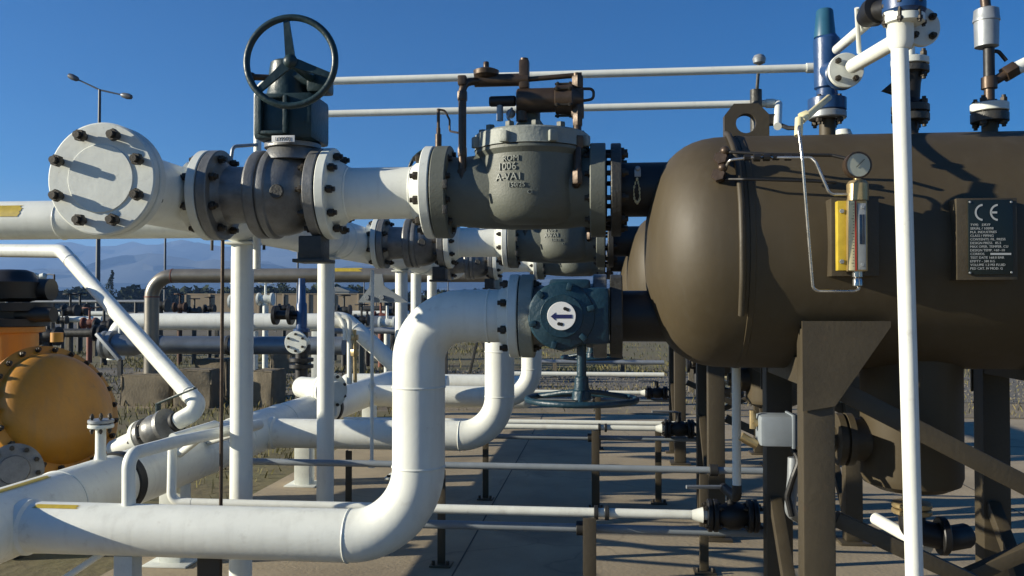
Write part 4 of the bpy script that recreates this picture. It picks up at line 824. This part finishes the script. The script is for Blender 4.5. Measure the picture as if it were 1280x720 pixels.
GR1 = mat('grass_blades', (0.125, 0.135, 0.035), .8, 0, .5, 1.2, col2=(0.17, 0.13, 0.06), spec=.2)
GR2 = mat('dry_weeds', (0.24, 0.18, 0.085), .85, 0, .5, 2, col2=(0.10, 0.11, 0.035), spec=.2)
scatter('grass', 17000, -22, 16, 19.5, 38, .15, .012, GR1, 'patchy green grass behind the gravel', 'grass')
scatter('weeds', 4500, -14, 10, 13.4, 19.6, .10, .008, GR2, 'dry weeds on the dirt and gravel behind the slab', 'weeds', cl=40)
scatter('left_grass', 9000, -16, -3.1, 6, 19.5, .14, .009, GR1, 'grass tufts around the concrete blocks at the left', 'grass', cl=60)
def stones(name, n, x0, x1, y0, y1, m, label):
    b = MB()
    for i in range(n):
        x, y = rnd.uniform(x0, x1), rnd.uniform(y0, y1); r = rnd.uniform(.012, .04); q = Quaternion((rnd.random(), rnd.random(), rnd.random(), rnd.random())).normalized()
        vs = [b.bm.verts.new(V((x, y, -.015)) + q @ V((sx * r * rnd.uniform(.6, 1.2), sy * r * rnd.uniform(.6, 1.2), sz_ * r * rnd.uniform(.4, .9)))) for sx, sy, sz_ in ((1, 0, 0), (-1, 0, 0), (0, 1, 0), (0, -1, 0), (0, 0, 1), (0, 0, -1))]
        for t_ in ((0, 2, 4), (2, 1, 4), (1, 3, 4), (3, 0, 4), (2, 0, 5), (1, 2, 5), (3, 1, 5), (0, 3, 5)): b.bm.faces.new([vs[k] for k in t_])
    return single(name, b, m, label, 'gravel', None, None, 'stuff')
stones('gravel', 5000, -6, 12, 15.4, 22.5, GRAV, 'loose grey stones on the gravel strip behind the slab')
# ================================================================== mountains
def fr(x, seed, sc):
    v = 0; a = 1
    for k in range(6):
        v += a * math.sin(x * sc * (2.03 ** k) + seed * (k + 1.7) + 1.3 * math.sin(x * sc * 1.7 ** k + seed)); a *= .5
    return v
MTN = mat('mountain_scrub', (0.055, 0.058, 0.052), 1, 0, .5, .002, col2=(0.03, 0.036, 0.034), bump=1.0, bscale=.02)
def range_(name, y0, dep, hb, ha, seed, sc, x0, x1, n=220, m=14):
    b = MB(); rows = []
    for j in range(m + 1):
        f = j / m; row = []
        for i in range(n + 1):
            x = x0 + (x1 - x0) * i / n; e = min(1, (x - x0) / 900, (x1 - x) / 900)
            hgt = (hb + ha * fr(x, seed, sc)) * (math.sin(min(f, .62) / .62 * math.pi / 2) ** 1.15 if f < .62 else 1 - (f - .62) / .5 * .7) * e
            row.append(b.bm.verts.new((x, y0 + dep * f + 60 * fr(x + 400 * j, seed + j, sc * 2), max(0, hgt + (28 * fr(x + j * 320, seed * 2 + j, sc * 4) * f * (1 - f) * 2) * e) - .6)))
        rows.append(row)
    for j in range(m):
        for i in range(n): b.bm.faces.new((rows[j][i], rows[j][i + 1], rows[j + 1][i + 1], rows[j + 1][i]))
    return single(name, b, MTN, None, None, None, None, 'structure')
range_('mountain_range', 3600, 1500, 352, 15, 2.0, .0021, -6500, 6500)
range_('foothills', 2900, 700, 158, 36, 5.0, .0016, -5500, 5500)
# ================================================================== distant trees and buildings
LEAF = mat('dark_foliage', (0.036, 0.047, 0.020), .9, 0, .55, .35, col2=(0.02, 0.028, 0.014), spec=.15)
BARK = mat('bark', (.08, .06, .04), .9)
def leaves(b, c, rx, rz, n, s):
    for k in range(n):
        d = V((rnd.gauss(0, 1), rnd.gauss(0, 1), rnd.gauss(0, 1))).normalized() * (rnd.random() ** .4)
        p = V(c) + V((d.x * rx, d.y * rx * .8, d.z * rz)); e1 = V((rnd.gauss(0, 1), rnd.gauss(0, 1), rnd.gauss(0, .7))).normalized() * s * rnd.uniform(.5, 1.2); e2 = V((rnd.gauss(0, 1), rnd.gauss(0, 1), rnd.gauss(0, 1))).normalized() * s * rnd.uniform(.5, 1.1)
        b.bm.faces.new([b.bm.verts.new(q) for q in (p - e1, p - e2 * .7, p + e1, p + e2)])
b = MB()
x = -230
while x < 120:
    hh = (rnd.uniform(6.2, 8.0) if x < -70 else rnd.uniform(4, 6.5)); rr = rnd.uniform(2.6, 5); leaves(b, (x, 250 + rnd.uniform(-8, 14), hh * .45), rr, hh * .6, 230, 1.15); x += rr * .6
single('treeline', b, LEAF, 'dark far treeline along the horizon below the mountains', 'treeline', None, None, 'stuff')
def tree(px, Y, hgt, rr, lb, con=False):
    p = U(px, 383, Y); p.z = -.03; t = thing('tree', lb, 'tree', p, 'far trees standing out of the treeline')
    b = MB(); b.tube([p, p + V((.1, 0, hgt * .4)), p + V((0, .1, hgt * .85))], [.28, .2, .06], .5, 8); part('trunk', b, BARK, t); b = MB()
    for k in range(9):
        f = .3 + .7 * k / 8; q = rr * (1 - (f - .3) / .75) if con else rr * math.sin(min(3.0, (f - .2) * 3.4)); a = rnd.uniform(0, 6.28)
        leaves(b, p + V((math.cos(a) * q * .4, math.sin(a) * q * .4, hgt * f)), max(.35, q * .75), hgt * .09, 60, .32)
    part('crown', b, LEAF, t)
tree(140, 200, 9.6, 3.2, 'pointed dark conifer rising above the treeline at the left', True)
tree(42, 220, 8.6, 2.4, 'rounded dark tree above the treeline, left of the conifer'); tree(441, 190, 6.0, 3.2, 'bushy dark tree beside the pale shed behind the S bend'); tree(350, 210, 7.4, 3.6, 'dark bushy tree above the tan wall, between the white columns'); tree(500, 180, 5.6, 2.6, 'low dark tree right of the thin white conduit')
TANW = mat('tan_wall_render', (.30, .235, .15), .9, 0, .25, .4); ROOF = mat('grey_roof_sheet', (.22, .23, .22), .7, 0, .2, .3); SHEDW = mat('pale_shed_sheet', (.38, .38, .34), .8, 0, .15, .3)
a = U(233, 384, 120); c = U(480, 384, 120); zt = U(300, 368, 120).z
t = thing('boundary_wall', 'long low tan wall in front of the far treeline', 'wall', ((a.x + c.x) / 2, 120, 0)); b = MB(); b.box(((a.x + c.x) / 2, 120, zt / 2 - .02), (c.x - a.x, .3, zt)); part('wall', b, TANW, t)
b = MB(); b.box(((a.x + c.x) / 2, 120, zt + .04), (c.x - a.x + .1, .42, .14), None, .02); part('coping', b, TANW, t)
for k in range(9):
    b = MB(); b.box((a.x + (c.x - a.x) * k / 8, 119.8, zt / 2), (.3, .2, zt + .1), None, .02); part('pier', b, TANW, t)
a = U(410, 384, 170); c = U(438, 384, 170); zt = U(420, 364, 170).z; w_ = c.x - a.x
t = thing('shed', 'pale far shed with a low roof beyond the tan wall', 'shed', ((a.x + c.x) / 2, 172, 0)); b = MB(); b.box(((a.x + c.x) / 2, 172, zt / 2), (w_, 6, zt)); part('wall', b, SHEDW, t)
b = MB(); b.prism([(a.x - .2, 168.8, zt), (a.x + w_ / 2, 168.8, zt + .9), (c.x + .2, 168.8, zt), (c.x + .2, 168.8, zt - .12), (a.x - .2, 168.8, zt - .12)], (0, 6.6, 0)); part('roof', b, ROOF, t)
b = MB(); b.box((a.x + w_ * .3, 168.97, 1.1), (1.2, .08, 2.2)); part('door', b, ROOF, t)
# ================================================================== lamp posts
LMP = mat('lamp_grey', (.10, .105, .11), .5, .3)
def lamp(px, Y, top, label, half, tilt, px2=None):
    p = U(px, 383, Y); p.z = 0; zt = top; t = thing('lamp_post', label, 'lamp post', p, 'tall lamp posts')
    b = MB(); b.lathe(p, Z1, [(0, .16), (.3, .14), (zt, .075)], 14); part('pole', b, LMP, t)
    b = MB(); b.box(p + Z1 * .015, (.5, .5, .03)); part('base_plate', b, LMP, t)
    for s, dz in ((-1, tilt), (1, -tilt * .55)):
        e = V((p.x + s * half, Y, zt + dz)); b = MB(); b.cyl((p.x, Y, zt - .02), e, .05, .04, 10); ar = part('arm', b, LMP, t)
        b = MB(); ax = (e - V((p.x, Y, zt))).normalized(); b.lathe(e - ax * .1, ax, [(0, .07), (.1, .14), (.4, .17), (.62, .13), (.68, .05)], 12); part('lamp_head', b, mat('lamp_head_grey', (.16, .165, .17), .4, .2), ar)
ztl = U(122, 112, 46).z
lamp(122, 46, ztl, 'tall double armed lamp post standing left of the handwheel valve against the sky', 1.35, .62)
lamp(206, 85, U(206, 224, 85).z, 'further lamp post whose head hides behind the white inlet pipe', 1.6, .3)
lamp(372, 95, U(372, 250, 95).z, 'thin far pole seen between the two white columns', 1.2, .2)
p = U(67, 418, 34); t = thing('small_lamp', 'small twin headed lamp on a short post above the orange vessel', 'lamp post', (p.x, 34, 0)); zt = U(67, 343, 34).z
b = MB(); b.cyl((p.x, 34, 0), (p.x, 34, zt), .05, .04, 12); part('pole', b, BRASS, t)
for px in (48, 58):
    q = U(px, 344, 34); b = MB(); b.tube([(p.x, 34, zt - .02), q + V((.1, 0, .05)), q], .025, .1, 8); ar = part('arm', b, GALV, t); b = MB(); b.lathe(q, V((-1, 0, -.3)), [(0, .05), (.08, .13), (.25, .13), (.28, .05)], 12); part('lamp_head', b, WHT2, ar)
# ================================================================== background piping
def simple(name, label, cat, parts, grp=None):
    t = None
    for nm, mb, m, loc in parts:
        if t is None: t = thing(name, label, cat, loc, grp)
        part(nm, mb, m, t)
    return t
q = [U(190, 470, 14), U(190, 345, 14), U(380, 345, 14), U(620, 346, 14)]; z = q[1].z; q[0].z = -.02; q[2].z = z; q[3].z = z; q[0].x = q[1].x
t = thing('clad_pipe', 'grey brown clad pipe rising from the ground and turning level behind the white columns', 'pipe', q[0]); b = MB(); b.tube(q, .118, .36, 28); part('pipe', b, INSUL, t)
for pp, ax in ((q[1] + V((.36, 0, 0)), X1), (q[1] - Z1 * .36, Z1), (q[1] + V((1.6, 0, 0)), X1)):
    b = MB(); b.disc(pp, ax, .122, .02, .002, .11, 28); part('band', b, RUST, t)
b = MB(); a_ = U(408, 345, 14); arcpatch(b, (a_.x, 14, z), (a_.x + .6, 14, z), Z1, -Y_, .1205, .5, 1.4); part('yellow_mark', b, YEL, t)
b = MB(); b.cyl((q[3].x - .02, 14, -.02), (q[3].x - .02, 14, z), .118, seg=24); part('down_leg', b, INSUL, t)
q = [U(145, 440, 16.5), U(145, 402, 16.5), U(400, 402, 16.5)]; q[0].z = .55; q[0].x = q[1].x; q[2].z = q[1].z
t = thing('white_transfer_pipe', 'thick white pipe lying level behind the slanting pipe, with an elbow at its left end', 'pipe', (q[0].x, 16.5, 0)); b = MB(); b.tube(q, .165, .4, 28); part('pipe', b, WHT, t)
for px in (316, 396):
    x_ = U(px, 420, 16.5).x; b = MB(); b.box((x_, 16.5, q[1].z / 2 - .1), (.16, .16, q[1].z - .16), None, .004); part('support_leg', b, WHT2, t)
b = MB(); b.disc((U(312, 402, 16.5).x, 16.5, q[1].z), X1, .18, .08, .004, .15, 28); part('strap_band', b, RUBB, t)
za = .93; y_ = 14.6; xa_, xb_ = U(145, 437, y_).x, U(430, 430, y_).x
t = thing('dark_launcher_pipe', 'dark clad pipe with an open grey closure at its left end, on concrete blocks', 'pipe', (xa_, y_, 0)); b = MB(); b.lathe((xa_, y_, za), X1, [(0, .19), (.35, .19), (.45, .155), (xb_ - xa_, .155)], 28); part('pipe', b, SILV, t)
b = MB(); b.lathe((xa_ - .02, y_, za), -X1, [(0, .25), (.08, .25), (.09, .2), (.14, .2), (.15, .24), (.2, .24), (.24, .12)], 28); cl_ = part('closure', b, GALV, t)
b = MB(); b.bar((xa_ - .2, y_ - .25, za + .2), (xa_ + .25, y_ - .3, za - .25), .09, .06, .01); b.cyl((xa_ + .1, y_, za + .15), (xa_ + .1, y_, za + .42), .06, seg=14); part('clamp_handle', b, GALV, t)
for px in (198, 285, 372):
    x_ = U(px, 430, y_).x; b = MB(); b.disc((x_, y_, za), X1, .17, .06, .003, .15, 28); part('strap_band', b, STEELD, t)
def block(px0, px1, pyt, pyb, lb, dep=.6):
    Y = 1.6 * F / (pyb - 383) ; a = U(px0, pyb, Y); c = U(px1, pyb, Y); zt = U(px0, pyt, Y).z
    b = MB(); b.box(((a.x + c.x) / 2, Y + dep / 2, zt / 2 - .05), (c.x - a.x, dep, zt + .1), Matrix.Rotation(rnd.uniform(-.12, .12), 3, 'Z'), .035)
    bmesh.ops.subdivide_edges(b.bm, edges=b.bm.edges[:], cuts=2, use_grid_fill=True)
    for v in b.bm.verts: v.co += V((rnd.uniform(-1, 1), rnd.uniform(-1, 1), rnd.uniform(-1, 1))) * .012
    single('concrete_block', b, CONCB, lb, 'concrete block', ((a.x + c.x) / 2, Y, 0), 'old concrete blocks under the pipes')
block(150, 214, 468, 512, 'broad weathered concrete block beside the orange vessel'); block(216, 262, 462, 514, 'dark side concrete block right beside the broad one', .4); block(243, 286, 449, 503, 'upright concrete block left of the front white column', .5)
block(314, 343, 463, 512, 'narrow concrete block right of the front white column', .5); block(338, 366, 430, 468, 'far concrete block under the dark clad pipe', .5); block(425, 458, 480, 508, 'low concrete block behind the manifold by the second column', .5)
# blue relief valve with white flange between the columns
Yb = 11.5; p = U(377, 420, Yb); t = thing('blue_relief_valve', 'tall blue relief valve over a white round flange beside the second column', 'relief valve', (p.x, Yb, 0))
z_ = lambda py: U(377, py, Yb).z
b = MB(); b.lathe((p.x, Yb, z_(415)), Z1, [(0, .11), (.04, .11), (.05, .075), (z_(380) - z_(415), .07), (z_(378) - z_(415), .055), (z_(348) - z_(415), .045)], 20); part('body', b, BLUE, t)
for px in (345, 364):
    b = MB(); e = U(px, 394, Yb); b.cyl((p.x, Yb, e.z), e, .06, seg=14); b.disc(e - V((.03, 0, 0)), X1, .13, .05); part('side_valve', b, BLACK, t)
f = U(371, 428, Yb - .25); b = MB(); b.disc(f, -Y_, .15, .045); b.cyl(f, f + Y_ * .3, .08); fl_ = part('flange', b, WHT2, t); bolts(fl_, f - Y_ * .02, Y_, .11, 6, .12, .018)
b = MB(); b.cyl((p.x, Yb, 0), (p.x, Yb, z_(414)), .085, seg=18); b.disc((p.x, Yb, z_(460)), Z1, .16, .05); b.disc((p.x, Yb, z_(452)), Z1, .16, .05); b.disc((p.x, Yb, z_(440)), Z1, .12, .1); part('lower_pipe', b, BLACK, t)
# white manifold right of the second column
Ym = 7.9; t = thing('white_manifold', 'white manifold of flanges and bent tubes just right of the second column', 'manifold', U(412, 500, Ym))
c_ = U(408, 488, Ym); nn = V((.75, -.65, 0)).normalized(); b = MB(); b.lathe(c_, nn, [(-.45, .10), (-.02, .11), (0, .165), (.04, .165), (.044, .155), (.048, .165), (.09, .165), (.095, .11), (.18, .09)], 36); fl_ = part('large_flange', b, WHT2, t); bolts(fl_, c_ + nn * .045, nn, .138, 8, .16, .015)
b = MB(); b.cyl(c_ - Z1 * .1, V((c_.x, c_.y, 0)), .07, seg=20); part('stand', b, WHT, t)
b = MB(); b.tube([U(402, 470, Ym), U(402, 395, Ym), U(425, 392, Ym), U(432, 410, Ym), U(432, 425, Ym)], .026, .18, 14); part('bent_tube', b, WHT, t)
b = MB(); b.tube([U(437, 480, Ym), U(437, 398, Ym), U(428, 396, Ym)], .024, .06, 14); part('riser_tube', b, WHT, t)
b = MB(); b.tube([U(418, 520, Ym), U(418, 492, Ym), U(405, 490, Ym)], .028, .06, 14); part('short_tube', b, WHT, t)
b = MB(); b.cyl(U(444, 478, Ym), U(443, 412, Ym), .018, seg=12); b.hexn(U(443.5, 445, Ym), Z1, .04, .06); b.hexn(U(443.5, 425, Ym), Z1, .035, .05); part('needle_valve', b, BRASSL, t)
Yd = 12.0; q = [U(405, 400, Yd), U(432, 400, Yd), U(520, 480, Yd - .2), U(560, 480, Yd - .2)]
t = thing('diagonal_pipe', 'white pipe bending diagonally down behind the S bend', 'pipe', q[1]); b = MB(); b.tube(q, .115, .3, 24)
for f_ in (.15, .4): b.torus(q[1].lerp(q[2], f_), q[2] - q[1], .115, .007, 24, 6)
part('pipe', b, WHT, t)
Yd = 12.6
for py, r_, lb, x1_ in ((478, .12, 'upper of two white pipes level behind the S bend', 660), (497, .13, 'lower of two white pipes level behind the S bend', 655)):
    a = U(436, py, Yd - (py - 478) * .06); c = U(x1_, py, a.y); zc_ = U(540, py, a.y).z; t = thing('level_pipe', lb, 'pipe', (a.x, a.y, 0), 'white level pipes behind the S bend'); b = MB(); b.cyl((a.x, a.y, zc_), (c.x, a.y, zc_), r_, seg=24); b.ball((c.x, a.y, zc_), r_, 20); b.ball((a.x, a.y, zc_), r_, 20); part('pipe', b, WHT, t)
    b = MB(); xx = (a.x + c.x) / 2; b.box((xx + .8, a.y, zc_ / 2 - .03), (.1, .1, zc_ - .02)); b.box((a.x + .3, a.y, zc_ / 2 - .03), (.1, .1, zc_ - .02)); part('support_leg', b, WHT2, t)
# dark pipe far behind
Yd = 21; a = U(430, 405, Yd); t = thing('far_dark_pipe', 'dark clad pipe on crutches far behind the S bend', 'pipe', (a.x, Yd, 0)); c = U(610, 403, Yd); b = MB(); b.cyl((a.x, Yd, a.z), (c.x, Yd, a.z), .2, seg=20); part('pipe', b, SILV, t)
for px in (445, 493, 545, 600):
    x_ = U(px, 405, Yd).x; b = MB(); b.bar((x_ - .25, Yd, -.02), (x_, Yd, a.z - .12), .06, .06); b.bar((x_ + .25, Yd, -.02), (x_, Yd, a.z - .12), .06, .06); part('crutch', b, STEELD, t)
# left background rail with valves
Yd = 30; a = U(-30, 377, Yd); c = U(182, 377, Yd); zc_ = a.z; t = thing('far_rail_pipe', 'thin white pipe run on posts at the far left under the treeline', 'pipe', (a.x, Yd, 0)); b = MB(); b.cyl((a.x, Yd, zc_), (c.x, Yd, zc_), .06, seg=12); part('pipe', b, GALV, t)
for px in (20, 110, 170):
    x_ = U(px, 377, Yd).x; b = MB(); b.cyl((x_, Yd, -.02), (x_, Yd, zc_), .06, seg=10); part('post', b, STEELD, t)
Yd = 27; a = U(40, 399, Yd); c = U(128, 399, Yd); zc_ = a.z; t = thing('far_white_pipe', 'lower white pipe run at the far left beneath the thin one', 'pipe', (a.x, Yd, 0)); b = MB(); b.cyl((a.x, Yd, zc_), (c.x, Yd, zc_), .1, seg=14); part('pipe', b, WHT, t)
for px in (52, 118):
    x_ = U(px, 399, Yd).x; b = MB(); b.box((x_, Yd, zc_ / 2 - .05), (.16, .16, zc_ + .02)); part('post', b, CONCB, t)
def far_valve(px, py, Y, s, m, lb, wheel=True):
    p = U(px, py, Y); t = thing('far_valve', lb, 'valve', (p.x, Y, 0), 'small valves in the background')
    b = MB(); b.cyl((p.x, Y, -.02), (p.x, Y, p.z), .06 * s, seg=12); part('riser', b, m, t)
    b = MB(); b.lathe((p.x - .16 * s, Y, p.z), X1, [(0, .13 * s), (.04 * s, .13 * s), (.05 * s, .07 * s), (.16 * s, .1 * s), (.27 * s, .07 * s), (.28 * s, .13 * s), (.32 * s, .13 * s)], 16); part('body', b, m, t)
    b = MB(); b.cyl((p.x, Y, p.z + .05 * s), (p.x, Y, p.z + .34 * s), .025 * s, seg=10)
    if wheel: b.torus((p.x, Y, p.z + .34 * s), Z1, .14 * s, .016 * s, 20, 6); b.bar((p.x - .14 * s, Y, p.z + .34 * s), (p.x + .14 * s, Y, p.z + .34 * s), .02 * s, .015 * s, 0)
    part('hand_wheel', b, m, t)
for k, (px, py, Y, s, m, lb) in enumerate(((200, 382, 20, 1.2, STEELD, 'dark valve just right of the clad pipe elbow'), (88, 388, 28, 1.6, BLACK, 'dark valve on the far left pipe run, left one of two'), (100, 387, 28.6, 1.6, BLACK, 'dark valve on the far left pipe run, right one of two'),
    (332, 374, 19, 1.1, WHT2, 'white small valve between the two white columns'), (130, 407, 23, 1.5, BLACK, 'black valve behind the slanting white pipe'), (112, 404, 24, 1.3, RUST, 'reddish valve behind the slanting white pipe, left of the black one'), (452, 400, 19, 1.0, BLACK, 'black valve seen right of the thin white conduit'), (476, 396, 23, 1.2, RUST, 'rust red valve in the clutter behind the S bend top'),
    (492, 391, 26, 1.4, BLACK, 'black valve in the clutter behind the S bend top'), (507, 397, 22, 1.1, WHT2, 'white valve in the clutter behind the S bend top'), (872, 455, 16, 1.2, BLACK, 'black valve on the gravel seen between the vessel legs'), (905, 470, 14, .9, CREAM, 'pale valve on the gravel seen under the vessel'), (60, 420, 18, 1.6, BLACK, 'black valve right behind the orange vessel neck'), (30, 402, 21, 1.6, BLACK, 'black valve at the far left behind the actuator'))):
    far_valve(px, py, Y, s, m, lb)
# distant plant: more pipe runs, valves and poles
far_runs = ((408, 600, 392, 26, .09, WHT, 'thin white pipe run far behind the S bend, upper one'), (412, 620, 413, 18, .07, GALV, 'thin grey pipe run behind the S bend, lower one'), (455, 640, 386, 34, .12, STEELD, 'dark pipe run at the horizon behind the S bend'),
    (205, 300, 393, 24, .07, GALV, 'thin grey pipe run between the clad pipe and the front column'), (60, 190, 416, 19, .10, STEELD, 'dark pipe run behind the slanting white pipe'), (-10, 150, 392, 32, .10, WHT2, 'pale pipe run at the far left under the mountains'),
    (840, 960, 446, 17, .07, WHT, 'white pipe run on the gravel seen between the vessel legs'), (660, 830, 452, 20, .05, GALV, 'thin grey pipe run on the grass above the hanging handwheel'))
for x0, x1, py, Y, r, m, lb in far_runs:
    a = U(x0, py, Y); c = U(x1, py, Y); t = thing('far_pipe_run', lb, 'pipe', (a.x, Y, 0), 'pipe runs in the background'); b = MB(); b.cyl((a.x, Y, a.z), (c.x, Y, a.z), r, seg=14); part('pipe', b, m, t)
    n_ = max(2, int((c.x - a.x) / 1.6))
    for k in range(n_):
        x_ = a.x + (c.x - a.x) * (k + .4) / n_; b = MB(); b.box((x_, Y, (a.z - r) / 2), (.09, .09, max(.05, a.z - r + .04))); part('post', b, STEELD if k % 2 else CONCB, t)
    for k in range(n_ - 1):
        if rnd.random() < .5:
            x_ = a.x + (c.x - a.x) * (k + .9) / n_; b = MB(); b.lathe((x_, Y, a.z), X1, [(0, r * 1.9), (.05, r * 1.9), (.06, r * 1.2), (.14, r * 1.2), (.15, r * 1.9), (.2, r * 1.9)], 14); part('flange', b, BLACK, t)
RUST2 = mat('old_rust', (0.10, 0.05, 0.03), .8, 0, .5, 8); more = random.Random(11)
cols = ('black', 'rusty', 'white', 'grey'); mm = (BLACK, RUST2, WHT2, STEELD)
where = ((418, 401, 'left of the thin white conduit'), (430, 388, 'under the pale shed'), (459, 408, 'beside the thin white conduit'), (484, 404, 'above the far dark pipe'), (500, 384, 'under the rust red frame'), (513, 402, 'left of the two pale posts'), (530, 392, 'between the two pale posts'), (553, 398, 'right of the two pale posts'),
   (225, 384, 'right of the clad pipe elbow'), (243, 389, 'above the dark clad pipe'), (262, 386, 'left of the front white column'), (298, 377, 'by the front white column'), (355, 385, 'left of the second white column'), (22, 382, 'beside the left edge'), (78, 400, 'under the small twin lamp'), (150, 392, 'left of the clad pipe'), (8, 398, 'above the orange neck'), (890, 462, 'between the vessel legs'), (942, 455, 'behind the vessel drain riser'))
for k, (px, py, w_) in enumerate(where):
    j = more.randrange(4); far_valve(px, py, more.uniform(17, 27), more.uniform(.8, 1.35), mm[j], 'small %s valve in the background %s' % (cols[j], w_), more.random() < .7)
for px, py, Y, r, lb in ((413, 352, 60, .05, 'thin far pole left of the thin white conduit'), (455, 344, 70, .06, 'thin far pole beside the thin white conduit'), (470, 340, 50, .04, 'thin pale pole right of the thin white conduit'), (502, 352, 64, .06, 'thin far pole above the rust red frame'), (345, 366, 55, .05, 'thin far pole left of the second white column'), (560, 350, 58, .05, 'thin far pole above the S bend top')):
    p = U(px, 383, Y); p.z = -.03; b = MB(); zt = U(px, py, Y).z; b.lathe(p, Z1, [(0, r), (zt, r * .7)], 8); t = thing('far_pole', lb, 'pole', p, 'thin far poles'); part('pole', b, LMP, t)
# rusty machine far behind
p = U(487, 386, 55); t = thing('rusty_frame', 'rust red steel frame standing far behind the S bend top', 'frame', (p.x, 55, 0)); b = MB(); b.box((p.x - .7, 55, .55), (1.6, 1.0, .5), None, .05); b.box((p.x + .8, 55, .7), (1.2, 1.0, .9), None, .05); part('body', b, RUST, t)
b = MB(); b.bar((p.x - 1.6, 54.6, .1), (p.x + .4, 54.6, 1.5), .12, .12); b.bar((p.x + .3, 54.6, 1.5), (p.x + 1.6, 54.6, .1), .12, .12); b.bar((p.x - 1.7, 54.6, .1), (p.x + 1.7, 54.6, .1), .14, .14); part('truss', b, RUST, t)
p = U(486, 355, 6.75); t = thing('gearbox_bracket', 'pale blue grey bracket plate with bolts hanging under the middle run valve', 'bracket', (p.x, 6.75, p.z)); b = MB(); o = [(-22, 14), (-8, -4), (-6, -20), (8, -20), (10, -6), (40, 14)]; s_ = M(1, 6.8)
b.prism([(p.x + x * s_, 6.35, p.z - z_2 * s_ - .06) for x, z_2 in o], (0, .02, 0)); part('plate', b, GREYP, t)
for x in (-10, 8):
    b = MB(); b.hexn((p.x + x * s_, 6.35, p.z - 8 * s_ - .06), -Y_, .02, .02); part('bolt', b, GALV, t)
# ================================================================== air
b = MB(); b.box((0, 2450, 214), (17000, 5900, 430)); hz = b.mesh('haze', (hm := bpy.data.materials.new('haze_air')))
hm.use_nodes = True; ht = hm.node_tree; ht.nodes.remove(ht.nodes['Principled BSDF']); pv_ = ht.nodes.new('ShaderNodeVolumePrincipled'); pv_.inputs['Color'].default_value = (.30, .53, 1, 1); pv_.inputs['Density'].default_value = 2.2e-4; pv_.inputs['Anisotropy'].default_value = .2
ht.links.new(pv_.outputs[0], ht.nodes['Material Output'].inputs['Volume'])
ho = bpy.data.objects.new('haze', hz); C.objects.link(ho); tag(ho, None, None, None, 'stuff')
